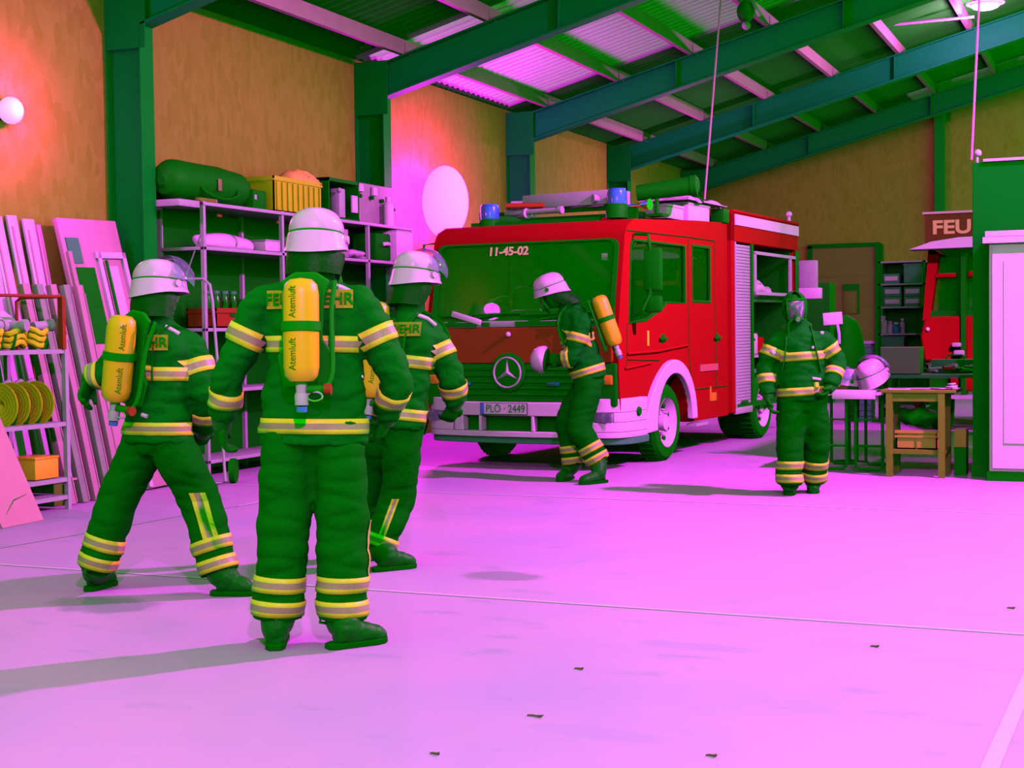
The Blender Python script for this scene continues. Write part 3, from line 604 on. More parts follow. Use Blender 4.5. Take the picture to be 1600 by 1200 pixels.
# ================================================================ the firefighters
FH = Vector((fw.x, fw.y, 0)).normalized(); RH = Vector((r0.x, r0.y, 0)).normalized(); ZU = Vector((0, 0, 1))
SKIN = mat('skin', (.75, .36, .5), .5, spec=.3)
def remeshed(mb, name, m, parent, vox, wr=0, ws=9, sm=2, seed=0, decide=None, mats=None):
    o = mb.build(name, m, None, smooth=False)
    r = o.modifiers.new('r', 'REMESH'); r.mode = 'VOXEL'; r.voxel_size = vox; r.use_smooth_shade = True
    s = o.modifiers.new('s', 'SMOOTH'); s.factor = .5; s.iterations = sm*3
    bpy.context.view_layer.update()
    me = bpy.data.meshes.new_from_object(o.evaluated_get(bpy.context.evaluated_depsgraph_get())); o.modifiers.clear(); o.data = me; me.name = name
    if wr:
        ns = [v.normal.copy() for v in me.vertices]; off = Vector((seed*3.1, seed*1.7, seed))
        for v, n in zip(me.vertices, ns):
            p = v.co; a = noise.noise(Vector((p.x*ws, p.y*ws, p.z*ws*1.5))+off); c = abs(noise.noise(Vector((p.x*ws*.8, p.y*ws*.8, p.z*ws*2.2))-off))
            v.co = p+n*(wr*(a-.9*(1-c)**3*.9+.35))
    me.materials.clear()
    for q in (mats or [m]): me.materials.append(q)
    if decide:
        for f in me.polygons: f.material_index = decide(f.center)
    me.polygons.foreach_set('use_smooth', [True]*len(me.polygons))
    o.parent = parent; return o
def bvh(o): return BVHTree.FromPolygons([v.co for v in o.data.vertices], [p.vertices[:] for p in o.data.polygons])
def band(tree, name, parent, c, axis, w, rmax, ref=None, arc=(0, 360), n=40, mats=None, lift=.007, shift=0):
    """reflective triple stripe laid round a sleeve, leg or torso: yellow, silver, yellow"""
    axis = axis.normalized(); a = (ref-axis*axis.dot(ref)).normalized() if ref else axis.orthogonal().normalized(); b_ = axis.cross(a)
    rows = [-.5, -.2, .2, .5]; g = []
    full = arc[1]-arc[0] >= 360
    ns = n if full else max(3, int(n*(arc[1]-arc[0])/360)); cnt = ns if full else ns+1
    for t in rows:
        row = []
        for k in range(cnt):
            ph = R(arc[0]+(arc[1]-arc[0])*k/ns); d = a*math.cos(ph)+b_*math.sin(ph); o_ = c+axis*(t*w)
            h = tree.ray_cast(o_, d, rmax)
            row.append(None if h[0] is None else h[0]+d*lift)
        # fill holes from neighbours
        g.append(row)
    bm = bmesh.new(); V = [[None if p is None else bm.verts.new(p) for p in r] for r in g]
    Vi = [[None if p is None else bm.verts.new(p-(p-(c+axis*(t*w))).normalized()*.004) for p in r] for r, t in zip(g, rows)]
    for i in range(3):
        for k in range(cnt if full else cnt-1):
            j = (k+1) % cnt; q = (V[i][k], V[i][j], V[i+1][j], V[i+1][k])
            if any(x is None for x in q): continue
            f = bm.faces.new(q); f.material_index = 1 if i == 1 else 0; f.smooth = True
            if i in (0, 2):
                e = 0 if i == 0 else 3
                q = (V[e][k], Vi[e][k], Vi[e][j], V[e][j]); bm.faces.new(q if e == 0 else q[::-1])
    me = bpy.data.meshes.new(name); bm.to_mesh(me); bm.free()
    for m_ in (mats or (YEL, GREYR)): me.materials.append(m_)
    o = bpy.data.objects.new(name, me); COL.objects.link(o); o.parent = parent; return o
def patchdist(tree, c, x, z, out, w, h, n=24):
    """outward distance of the cloth behind each column of a stiff sewn-on patch"""
    D = []
    for i in range(n+1):
        best = None
        for q in (-.5, -.25, 0, .25, .5):
            hh = tree.ray_cast(c+x*((i/n-.5)*w)+z*(q*h)+out*.5, -out, .75)
            if hh[0] is not None: d_ = (hh[0]-c).dot(out); best = d_ if best is None else max(best, d_)
        D.append(best if best is not None else -.3)
    for _ in range(2): D = [max(D[max(0, i-1):i+2])*.5+sum(D[max(0, i-1):i+2])/len(D[max(0, i-1):i+2])*.5 for i in range(n+1)]
    def f(u):
        t = min(max((u/w+.5)*n, 0), n-1e-4); k = int(t); return D[k]*(1-t+k)+D[k+1]*(t-k)
    return f
def patch(f, name, parent, c, x, z, out, w, h, m, n=40):
    bm = bmesh.new(); G = []
    for j in (0, 1): G.append([bm.verts.new(c+x*((i/n-.5)*w)+z*((j-.5)*h)+out*(f((i/n-.5)*w)+.006)) for i in range(n+1)])
    for i in range(n): bm.faces.new((G[0][i], G[0][i+1], G[1][i+1], G[1][i]))
    r = bmesh.ops.solidify(bm, geom=bm.faces[:], thickness=.01)
    me = bpy.data.meshes.new(name); bm.to_mesh(me); bm.free(); me.materials.append(m)
    o = bpy.data.objects.new(name, me); COL.objects.link(o); o.parent = parent; return o
def textproj(body, size, m, name, parent, fn, sx=1, bold=0):
    o = text(body, size, m, name, parent, Matrix.Identity(4), ext=0.001, sx=sx, bold=bold)
    for v in o.data.vertices: v.co = fn(v.co.x, v.co.y, v.co.z)
    return o
def hand(mb, w, d, pn, tside, curl=35, s=1.0, fr_=.0115):
    """w wrist, d direction, pn palm normal, tside thumb side"""
    d = d.normalized(); pn = (pn-d*d.dot(pn)).normalized(); ts = (tside-d*d.dot(tside)-pn*pn.dot(tside)).normalized()
    mb.tube([w-d*.04, w, w+d*.03*s, w+d*.07*s, w+d*.095*s], [(.034*s, .028*s), (.034*s, .026*s), (.042*s, .022*s), (.045*s, .02*s), (.04*s, .016*s)], n=12, nrm=ts)
    for k, (o_, L) in enumerate(((.033, .074), (.011, .084), (-.011, .078), (-.033, .062))):
        p = w+d*(.09*s)+ts*(o_*s); dd = d.copy(); P = [p-d*.02]; P.append(p)
        for q in range(3):
            a = R(curl*(.7+.25*q)+k*3); ax = d.cross(pn).normalized(); dd = Matrix.Rotation(a, 3, ax) @ dd; p = p+dd*(L*s*(.42, .32, .26)[q]); P.append(p)
        mb.tube(P, [fr_*s*1.05, fr_*s*1.05, fr_*s, fr_*s*.95, fr_*s*.85], n=8)
    p = w+d*.03*s+ts*.03*s; t1 = (d*.6+ts*.8+pn*.15).normalized(); t2 = (d*.9+ts*.25+pn*.45).normalized(); t3 = (d*.8-ts*.1+pn*.6).normalized()
    mb.tube([p-t1*.02*s, p+t1*.03*s, p+t1*.03*s+t2*.035*s, p+t1*.03*s+t2*.035*s+t3*.028*s], [fr_*1.35*s, fr_*1.25*s, fr_*1.1*s, fr_*.95*s], n=8)
def helmet(parent, c, front, up, s=1.0, visor='up', holder=0):
    up = up.normalized(); f = (front-up*up.dot(front)).normalized(); rt = f.cross(up)
    Mx = Matrix((rt, f, up)).transposed().to_4x4(); Mx.translation = c
    n = 36
    def ring(a, b, z, drop=0):
        out = []
        for k in range(n):
            t = 2*math.pi*k/n; y = math.sin(t); out.append(Vector((a*math.cos(t), b*y, z+drop*(-max(0, -y)**1.5)+(.02 if drop else 0)*max(0, y))))
        return out
    def loft(rs, name, m, par, cap=True):
        bm = bmesh.new(); V = [[bm.verts.new(Mx @ (p*s)) for p in r] for r in rs]
        for A, B in zip(V, V[1:]):
            for k in range(n): bm.faces.new((A[k], A[(k+1) % n], B[(k+1) % n], B[k]))
        if cap: bm.faces.new(V[-1])
        bmesh.ops.recalc_face_normals(bm, faces=bm.faces)
        me = bpy.data.meshes.new(name); bm.to_mesh(me); bm.free(); me.materials.append(m); smooth_by_angle(me, R(50))
        o = bpy.data.objects.new(name, me); COL.objects.link(o); o.parent = par; return o
    dome = [ring(.126, .150, .045)]
    for k in range(1, 10):
        t = k/10*math.pi/2; e = math.cos(t)**.72; dome.append(ring(.129*e, .153*e, .045+.117*math.sin(t)**.95))
    dome.append(ring(.02, .02, .1625))
    h = loft(dome, 'helmet', HELM, parent)
    loft([ring(.120, .142, .037), ring(.131, .156, .036), ring(.134, .160, .028, .004), ring(.141, .169, -.018, .025), ring(.150, .180, -.036, .034), ring(.144, .172, -.037, .034), ring(.128, .152, .0, .02)], 'helmet_rim', HELM, h, cap=False)
    loft([ring(.1285, .1535, .0375), ring(.1285, .1535, .0455)], 'rim_groove', BLACK, h, cap=False)
    lay = bmesh.new()
    if visor:
        bm = bmesh.new(); V = []
        tilt = R(70 if visor == 'up' else 0)
        for j in range(7):
            row = []
            for k in range(17):
                ph = R(-82+164*k/16); z = -.13+.15*j/6; r_ = .155+.02*math.sin(math.pi*j/6)
                p = Vector((r_*math.sin(ph)*.95, r_*math.cos(ph)*1.08, z+.0)); p = Matrix.Rotation(tilt, 3, 'X') @ p
                row.append(bm.verts.new(Mx @ ((p+Vector((0, .0, .03)))*s)))
            V.append(row)
        for A, B in zip(V, V[1:]):
            for k in range(16): bm.faces.new((A[k], A[k+1], B[k+1], B[k]))
        bmesh.ops.solidify(bm, geom=bm.faces[:], thickness=.003)
        me = bpy.data.meshes.new('visor'); bm.to_mesh(me); bm.free(); me.materials.append(CLEAR); smooth_by_angle(me)
        o = bpy.data.objects.new('visor', me); COL.objects.link(o); o.parent = h
    for sx in (-1, 1):
        b = MB(); p = Mx @ (Vector((sx*.135, .02, .015))*s); q = Mx @ (Vector((sx*.15, .02, .015))*s); b.cyl(p, q, .02*s, n=12); b.build('visor_hinge', BLACK if sx < 0 else HELM, h)
    return h, Mx
def firefighter(name, label, D, base, az, J, W, group=None, cyl=None, helm=None, seed=1, vox=.014, legbands=(.16, .30), armb=True, face=False, curl=45, patchc=None, notes=None, hemb=True):
    """J: joints as photo survey (px, py, metres beyond D); W: half widths"""
    p0 = base; root = empty(name, p0); tag(root, label, 'person', group)
    F = (FH*math.cos(R(az))+RH*math.sin(R(az))).normalized(); RR = (RH*math.cos(R(az))-FH*math.sin(R(az))).normalized()
    j = {k: gd(v[0], v[1], D+v[2])-p0 for k, v in J.items() if len(v) == 3}
    sw, cd_ = W.get('shoulder', .2), W.get('depth', .13)
    spine = (j['neck']-j['pelvis']).normalized(); latv = RR
    chest = j['pelvis'].lerp(j['neck'], .72)
    shR = j.get('shR', j['neck']-spine*.09+RR*sw); shL = j.get('shL', j['neck']-spine*.09-RR*sw)
    # jacket
    b = MB(); hem = j['pelvis']-spine*W.get('hemdrop', .12)
    b.tube([hem, j['pelvis'], j['pelvis'].lerp(j['neck'], .35), chest, j['neck']-spine*.06, j['neck']+spine*.03],
           [(W['hem'], cd_+.01), (W['hem']*.97, cd_+.01), (W['waist'], cd_), (W['chest'], cd_+.01), (W['chest']*.72, cd_*.85), (.075, .075)], n=24, nrm=RR, sub=4)
    ra = W.get('arm', .08)
    for S, sh in (('R', shR), ('L', shL)):
        e, w_ = j['el'+S], j['wr'+S]; nk = j['neck'].lerp(sh, .35)-spine*.03
        b.tube([nk, nk.lerp(sh, .6), sh, sh.lerp(e, .5), e, e.lerp(w_, .5), w_], [ra*.95, ra*1.05, ra*1.1, ra*1.05, ra*.95, ra*.9, ra*.82], n=16, sub=4)
    jk = remeshed(b, 'jacket', SUIT, root, vox, wr=.016, ws=8, seed=seed)
    # trousers
    b = MB(); rl = W.get('leg', .11)
    hips = {'R': j['pelvis']-spine*.10+RR*W['hem']*.41, 'L': j['pelvis']-spine*.10-RR*W['hem']*.41}
    b.tube([j['pelvis']+spine*.1, j['pelvis'], j['pelvis']-spine*.12, j['pelvis']-spine*.2], [(W['hem']*.7, cd_*.8), (W['hem']*.78, cd_*.85), (W['hem']*.8, cd_*.85), (W['hem']*.6, cd_*.7)], n=24, nrm=RR, sub=3)
    for S in 'RL':
        h, k, a = hips[S], j['kn'+S], j['an'+S]; cuff = a+(a-k).normalized()*.0
        b.tube([h+ZU*.02, h.lerp(k, .4), k, k.lerp(a, .55), cuff], [rl*1.02, rl*1.06, rl, rl*.95, rl*.93], n=18, sub=4)
    ts = remeshed(b, 'trousers', TROUSER, root, vox, wr=.013, ws=5.2, seed=seed+5)
    # body: one continuous slim figure with head and gloved hands
    b = MB(); hd = j['head']; hu = (hd-j['neck']).normalized()*.4+ZU*.6 if 'hu' not in J else j['head']-j['hu']; hu.normalize()
    ff = notes.get('face', F) if notes else F; ff = (ff-hu*hu.dot(ff)).normalized(); fr_ = ff.cross(hu)
    HM = Matrix((fr_, ff, hu)).transposed()
    b.sph(hd+hu*.02, (.078, .096, .105), n=20, rot=HM); b.sph(hd-hu*.045+ff*.022, (.058, .072, .072), n=16, rot=HM)
    b.tube([hd+hu*.025+ff*.092, hd-hu*.02+ff*.118, hd-hu*.032+ff*.10], [.012, .016, .013], n=8)         # nose
    for q in (-1, 1): b.sph(hd+fr_*q*.079, (.012, .02, .03), n=8, rot=HM); b.sph(hd+hu*.03+ff*.083+fr_*q*.03, (.026, .012, .008), n=8, rot=HM)
    b.tube([hd-hu*.062+ff*.09-fr_*.025, hd-hu*.06+ff*.098, hd-hu*.062+ff*.09+fr_*.025], .008, n=6)
    b.tube([hd, hd.lerp(j['neck'], .6), j['neck'], chest, j['pelvis'], j['pelvis']-spine*.15], [(.058, .062), (.056, .06), (.08, .07), (W['chest']*.7, cd_*.7), (W['hem']*.65, cd_*.65), (.1, .08)], n=16, nrm=RR, sub=3)
    for S, sh in (('R', shR), ('L', shL)):
        e, w_ = j['el'+S], j['wr'+S]; b.tube([chest, sh, e, w_], [.05, .052, .042, .034], n=10, sub=3)
        hd_ = j['ha'+S]-w_; inn = (-RR if S == 'R' else RR); pn = inn*.8+F*.3-ff*0
        hand(b, w_+hd_.normalized()*.01, hd_, pn, F, curl=curl*.75, s=1.18, fr_=.0125)
    for S in 'RL': b.tube([hips[S], j['kn'+S], j['an'+S]], [.08, .058, .042], n=10, sub=3)
    mats = [HOOD, SKIN]
    dec = (lambda c: 1 if face and (c-hd).dot(ff) > .055 and abs((c-hd).dot(fr_)) < .062 and -.085 < (c-hd).dot(hu) < .075 else 0)
    bd = remeshed(b, 'body', HOOD, root, .008, sm=1, decide=dec, mats=mats)
    if face:
        for q in (-1, 1):
            b = MB(); b.sph(hd+hu*.012+ff*.086+fr_*q*.03, (.014, .008, .009), n=10, rot=HM); b.build('eye', WHITE, root); b = MB(); b.sph(hd+hu*.012+ff*.0935+fr_*q*.03, (.006, .003, .006), n=8, rot=HM); b.build('iris', BLACK, bpy.data.objects[root.children[-1].name])
    # gloves' cuffs
    for S in 'RL':
        w_ = j['wr'+S]; d = (j['ha'+S]-w_).normalized(); b = MB(); b.tube([w_-d*.05, w_-d*.0, w_+d*.045], [.056, .05, .042], n=14); b.build('glove_cuff', LEATHER, root)
    # boots
    for S in 'RL':
        he, to = gz(*J['heel'+S])-p0, gz(*J['toe'+S])-p0
        if notes and notes.get('lift'+S): z_ = notes['lift'+S]; he = he+ZU*z_[0]; to = to+ZU*z_[1]
        a = j['an'+S]; fd = (to-he); L = max(.24, min(.31, fd.length)); fd.normalize(); to = he+fd*L; sd = fd.cross(ZU).normalized()
        bt = empty('boot', he); bt.parent = root; upf = sd.cross(fd); ah = a-he
        b = MB(); b.tube([ah+(a-j['kn'+S]).normalized()*-.03, ah.lerp(upf*.1+fd*.07, .5), upf*.1+fd*.075, upf*.055+fd*.07], [.088, .08, .07, .06], n=16, sub=3)
        b.tube([upf*.06+fd*.02, upf*.062+fd*.08, upf*.058+fd*.16, upf*.045+fd*(L-.06), upf*.038+fd*(L-.012)], [(.045, .055), (.052, .06), (.056, .052), (.056, .044), (.036, .028)], n=16, nrm=sd, sub=3)
        remeshed(b, 'boot_upper', LEATHER, bt, .010, wr=.003, ws=20, sm=1)
        b = MB(); P = []
        for t, wd in ((-.02, .025), (.02, .046), (.1, .048), (.17, .052), (.24, .056), (.285, .042), (.31, .016)): P.append((t*L/.305-.005, wd))
        poly = [(t, wd) for t, wd in P]+[(t, -wd) for t, wd in P[::-1]]
        b.prism(poly, (0, .028), lambda u, v, t: fd*u+sd*v+upf*t); b.build('sole', SOLE, bt, bevel=.005)
        b = MB(); lp = ah+fd*-.075; b.tube([lp+ZU*.02, lp-fd*.03+ZU*.03, lp-fd*.035, lp+fd*.005-ZU*.01], .008, n=6); b.build('pull_loop', LEATHER, bt)
    tj, tt = bvh(jk), bvh(ts)
    for S in 'RL':
        k, a = j['kn'+S], j['an'+S]; ax = (k-a).normalized(); L = (k-a).length
        for q in (legbands if isinstance(legbands, tuple) else legbands[S]):
            band(tt, 'reflective_band', ts, a+ax*q, ax, .072, .2, ref=F)
    if armb:
        for S, sh in (('R', shR), ('L', shL)):
            e, w_ = j['el'+S], j['wr'+S]
            band(tj, 'reflective_band', jk, sh.lerp(e, .42), (sh-e).normalized(), .085, .17, ref=F)
            band(tj, 'reflective_band', jk, e.lerp(w_, .45), (e-w_).normalized(), .075, .15, ref=F)
    if hemb: band(tj, 'reflective_band', jk, hem+spine*.09, spine, .07, .36, ref=RR, n=60)
    cb = W.get('chestband', .47); band(tj, 'reflective_band', jk, j['pelvis'].lerp(j['neck'], cb), spine, .075, W['chest']+.035, ref=RR, n=60)
    # collar and neck guard
    b = MB(); b.tube([j['neck']-spine*.02, j['neck']+spine*.05, j['neck']+spine*.075], [(.095, .085), (.09, .08), (.083, .074)], n=20, nrm=RR); b.build('collar', SUIT, jk)
    if helm is not None:
        hh, Mx = helmet(root, hd+hu*.055, helm.get('front', ff), helm.get('up', hu), visor=helm.get('visor', 'up'))
        b = MB(); f2 = (helm.get('front', ff)); z2 = helm.get('up', hu); rt = f2.cross(z2).normalized()
        bm = b.bm; V = []
        for t, (aa, bb) in ((0, (.135, .155)), (.35, (.136, .16)), (.7, (.13, .158)), (1, (.128, .15))):
            row = []
            for k in range(19):
                ph = R(170+200*k/18); q = hd+hu*.0+rt*aa*math.cos(ph)+f2.normalized()*bb*math.sin(ph); low = j['neck']+ZU*.02-F*.02+rt*aa*math.cos(ph)+f2.normalized()*(bb*.85)*math.sin(ph)
                row.append(bm.verts.new(q.lerp(low, t)+rt*.006*math.sin(k*1.7)*t))
            V.append(row)
        for A, B in zip(V, V[1:]):
            for k in range(18): bm.faces.new((A[k], A[k+1], B[k+1], B[k]))
        bmesh.ops.solidify(bm, geom=bm.faces[:], thickness=.006); b.build('neck_guard', LEATHER, hh)
    if face or (notes and notes.get('mask')):                      # breathing mask
        mk = empty('face_mask', hd); mk.parent = root
        b = MB(); bm = b.bm; V = []
        for i in range(9):
            row = []
            for k in range(13):
                u = -1+2*k/12; v = -1+2*i/8; x_ = .076*u*(1-.12*max(0, -v)); z_ = .085*v-.005; y_ = .088+.045*(1-u*u*.75)-.02*v*v*(1.2 if v < 0 else 1)
                row.append(bm.verts.new(HM @ Vector((x_, y_, z_))))
            V.append(row)
        for A, B in zip(V, V[1:]):
            for k in range(12): bm.faces.new((A[k], A[k+1], B[k+1], B[k]))
        edge = [V[0][k].co.copy() for k in range(13)]+[V[i][12].co.copy() for i in range(1, 9)]+[V[8][k].co.copy() for k in range(11, -1, -1)]+[V[i][0].co.copy() for i in range(7, 0, -1)]
        bmesh.ops.solidify(bm, geom=bm.faces[:], thickness=.003); b.build('mask_window', CLEAR, mk)
        b = MB(); b.tube(edge, .011, n=8, closed=True); b.build('mask_seal', RUBBER, mk)
        b = MB(); c = HM @ Vector((0, .125, -.075)); b.cyl(HM @ Vector((0, .09, -.06)), c, .035, .03); b.cyl(c, HM @ Vector((0, .15, -.085)), .03, .024); b.tube([HM @ Vector((.03, .12, -.08)), HM @ Vector((.075, .11, -.12)), HM @ Vector((.08, .08, -.22))], .011, n=8, sub=4); b.build('regulator', BLACK, mk)
        b = MB(); b.cyl(HM @ Vector((0, .150, -.085)), HM @ Vector((0, .156, -.087)), .02); b.build('regulator_button', SILVER, mk)
        b = MB()
        for z_ in (.045, -.03): b.tube([HM @ Vector((sx*xx, yy, z_+zz)) for sx, xx, yy, zz in ((-1, .078, .07, 0), (-1, .09, .0, .0), (-1, .06, -.09, .01), (1, .06, -.09, .01), (1, .09, .0, 0), (1, .078, .07, 0))], .006, n=6, sub=3)
        b.build('head_strap', RUBBER, mk)
    if face or (notes and notes.get('mask')):
        b = MB(); bm = b.bm; V = []
        for i in range(11):
            row = []
            th_ = math.pi*(.02+.80*i/10)
            for k in range(19):
                a = R(-238+296*k/18)-R(0); r_ = math.sin(th_); x_ = .104*r_*math.cos(a); y_ = .122*r_*math.sin(a); row.append(bm.verts.new(HM @ Vector((x_, y_-.004, .135*math.cos(th_)+.008))))
            V.append(row)
        for A, B in zip(V, V[1:]):
            for k in range(18):
                c_ = (A[k].co+B[k+1].co)/2; q = HM.inverted() @ c_
                if q.y > .04 and abs(q.x) < .085 and q.z < .085: continue
                bm.faces.new((A[k], A[k+1], B[k+1], B[k]))
        bmesh.ops.delete(bm, geom=[v for v in bm.verts if not v.link_faces], context='VERTS')
        bmesh.ops.translate(bm, vec=hd, verts=bm.verts); bmesh.ops.solidify(bm, geom=bm.faces[:], thickness=.008); b.build('flame_hood', HOOD, root)
    # breathing apparatus
    if cyl:
        T, B = gd(cyl[0], cyl[1], D+cyl[4])-p0, gd(cyl[2], cyl[3], D+cyl[5])-p0; ax = (T-B).normalized(); rc = .080
        ap = empty('breathing_apparatus', (T+B)/2); ap.parent = root; m_ = (T+B)/2; T2, B2 = T-m_, B-m_; L = (T-B).length
        Z3 = ax; out = (-F-ax*ax.dot(-F)).normalized(); X3 = out.cross(ax).normalized()*-1
        Rm = Matrix((X3, ax.cross(X3), ax)).transposed()
        b = MB(); b.lathe([(.02, 0), (.055, .006), (.074, .03), (rc, .07), (rc, L-.075), (.072, L-.03), (.05, L-.008), (.0, L)], c=B2, n=32, rot=Rm); b.build('air_cylinder', CYLY, ap)
        def wrap(phi0, mid, flip=-1): return lambda x, y, z: B2+ax*(mid+x)+(Matrix.Rotation(phi0+flip*y/rc, 3, ax) @ out)*(rc+.0015+z)
        for mid in (L*.765, L*.27):
            textproj('Atemluft', .047, BLACK, 'cylinder_lettering', ap, wrap(R(cyl[6] if len(cyl) > 6 else 32), mid), sx=.85)
        ox = out*-1
        b = MB(); mm = L*.49; b.lathe([(rc+.001, 0), (rc+.008, .002), (rc+.008, .042), (rc+.001, .044)], c=B2+ax*mm, n=32, rot=Rm, caps=False); b.box(B2+ax*(mm+.022)+ox*.085, (.09, .05, .044), rot=Rm); b.build('cylinder_strap', BLACK, ap)
        b = MB(); b.cyl(B2+ax*.005, B2-ax*.05, .028, .024); b.lathe([(.0, -.105), (.03, -.1), (.032, -.06), (.028, -.045), (0, -.045)], c=B2, n=16, rot=Rm); b.build('valve', SILVER, ap)
        b = MB(); b.lathe([(0, -.135), (.024, -.13), (.026, -.107), (0, -.104)], c=B2, n=14, rot=Rm); b.build('valve_cap', BLUEL, ap)
        b = MB(); Q = [(x, z) for x, z in ((-.10, -.02), (.10, -.02), (.13, .12), (.075, .2), (.085, .38), (.11, .46), (.05, .5), (-.05, .5), (-.11, .46), (-.085, .38), (-.075, .2), (-.13, .12))]
        b.prism(Q, (.088, .112), lambda u, v, t: B2+X3*u+ax*v+ox*t); b.build('back_plate', BLACK, ap, bevel=.008)
        b = MB(); b.cyl(B2-ax*.03+X3*.02, B2-ax*.03+X3*.11+ox*.03, .02); b.tube([B2-ax*.03+X3*.1+ox*.03, B2+ax*.05+X3*.13+ox*.05, B2+ax*.3+X3*.12+ox*.08, B2+ax*.46+X3*.13+ox*.12], .012, n=8, sub=4); b.build('pressure_line', BLACK, ap)
        b = MB(); b.cyl(B2-ax*.03+X3*.10+ox*.02, B2-ax*.03+X3*.13+ox*.02, .025); b.build('pressure_gauge', DRED, ap)
        b = MB(); q = B2-ax*.06+X3*.06; b.tube([q+Vector((.0, 0, 0))+X3*(.035*math.cos(a))+ax*(.02*math.sin(a)) for a in [k*math.pi/6 for k in range(12)]], .005, closed=True, n=6); b.build('carabiner', CHROME, ap)
        for q in (-1, 1):                                           # shoulder straps and belt follow the jacket
            b = MB(); pts = []
            sh0 = j['neck']-spine*.03+RR*q*.115
            for (dx, dz_, o_) in ((.0, -.28, 1), (.0, -.14, 1), (0, -.04, 1), (0, .03, .4), (0, .035, -.2), (0, -.06, -1), (.02, -.2, -1), (.05, -.34, -1)):
                dirv = (-F*o_).normalized() if abs(o_) > .5 else spine; st = sh0+RR*q*dx+spine*dz_-F*(o_*.04 if abs(o_) <= .5 else 0)
                h_ = tj.ray_cast(st+dirv*.5, -dirv, 1.0)
                if h_[0] is not None: pts.append(h_[0]+dirv*.006-m_)
            if len(pts) > 2: b.tube(pts, [(.006, .024)]*len(pts), n=8, sub=2); b.build('shoulder_strap', BLACK, ap)
            else: b.bm.free()
    if patchc:
        c = j['pelvis'].lerp(j['neck'], patchc[0])+RR*patchc[1]; out = -F; X = RR
        f_ = patchdist(tj, c, X, spine, out, patchc[2], .085)
        pt_ = patch(f_, 'back_patch', jk, c, X, spine, out, patchc[2], .085, YEL)
        def fn(x, y, z): return c+X*x+spine*y+out*(f_(x)+.0175+z)
        textproj('FEUERWEHR', .072, BLACK, 'patch_lettering', pt_, fn, sx=patchc[2]/.40, bold=.0015)
    return root, j, F, RR, jk, ts, tj, tt
def strip(tree, parent, pts, w, across, rmax=.3):
    """vertical reflective trim on a trouser leg: follows pts, laid on the cloth"""
    pts = [Vector(p) for p in pts]; P, _ = resample(pts, [1]*len(pts), 6); bm = bmesh.new(); V = []
    for i, p in enumerate(P):
        row = []
        for u in (-.5, -.2, .2, .5):
            q = p+across[0]*(u*w); h_ = tree.ray_cast(q+across[1]*.4, -across[1], .8); row.append(bm.verts.new((h_[0] if h_[0] is not None else q)+across[1]*.006))
        V.append(row)
    for A, B in zip(V, V[1:]):
        for k in range(3): f = bm.faces.new((A[k], A[k+1], B[k+1], B[k])); f.material_index = 1 if k == 1 else 0
    me = bpy.data.meshes.new('side_strip'); bm.to_mesh(me); bm.free(); me.materials.append(YEL); me.materials.append(GREYR)
    o = bpy.data.objects.new('side_strip', me); COL.objects.link(o); o.parent = parent; return o
NEAR = -FH
# 1: in the middle foreground, back to the camera
bs = gz(490, 1008); D1 = (bs-CAM).dot(fw)
P1 = firefighter('firefighter', 'firefighter standing in the foreground with the back to the camera, yellow air cylinder centred', D1, bs, 4,
    dict(pelvis=(491, 628, .02), neck=(492, 438, .02), head=(494, 398, .05), elR=(618, 592, .02), wrR=(606, 648, .14), haR=(590, 690, .2), elL=(357, 592, .02), wrL=(347, 655, .10), haL=(349, 705, .16),
         shR=(566, 480, .02), shL=(408, 480, .02), knR=(536, 812, .02), anR=(534, 968, .02), knL=(443, 812, .02), anL=(434, 968, .02), heelR=(518, 1014), toeR=(604, 1002), heelL=(430, 1016), toeL=(440, 975)),
    dict(hem=.25, waist=.225, chest=.24, shoulder=.26, depth=.15, arm=.084, leg=.125, hemdrop=.20), cyl=(470, 434, 471, 598, -.27, -.27, -16), helm=dict(visor=None), patchc=(.84, .0, .40), seed=1, vox=.012, legbands=(.06, .17))
root, j, F, RR, jk, ts, tj, tt = P1
strip(tt, ts, [j['knR']+RR*.08+Vector((0, 0, -.0)), j['knR'].lerp(j['anR'], .35)+RR*.085, j['knR'].lerp(j['anR'], .62)+RR*.08], .035, (FH, RH))
# 2: left, walking stance, turned to the right
bs = gz(245, 930); D2 = (bs-CAM).dot(fw)
P2 = firefighter('firefighter', 'firefighter at the left with legs wide apart, clear visor pushed up, dark planks leaning behind', D2, bs, 38,
    dict(pelvis=(245, 655, .0), neck=(246, 505, .0), head=(248, 466, .05), elR=(322, 620, -.02), wrR=(318, 672, .16), haR=(308, 705, .3), elL=(160, 585, .12), wrL=(142, 590, .14), haL=(134, 610, .12),
         shR=(296, 545, .02), shL=(205, 540, .1), knR=(310, 778, .05), anR=(344, 895, -.0), knL=(182, 785, .1), anL=(150, 890, .1), heelR=(335, 930), toeR=(398, 930), heelL=(140, 924), toeL=(178, 912)),
    dict(hem=.215, waist=.20, chest=.215, shoulder=.21, depth=.145, arm=.088, leg=.118, hemdrop=.14), cyl=(192, 492, 180, 628, -.24, -.18, 60), helm=dict(), patchc=(.80, .02, .36), seed=2, legbands=(.05, .16))
root, j, F, RR, jk, ts, tj, tt = P2
strip(tt, ts, [j['knR'].lerp(j['anR'], t)+RH*.03 for t in (-.1, .25, .6)], .085, (RH, NEAR))
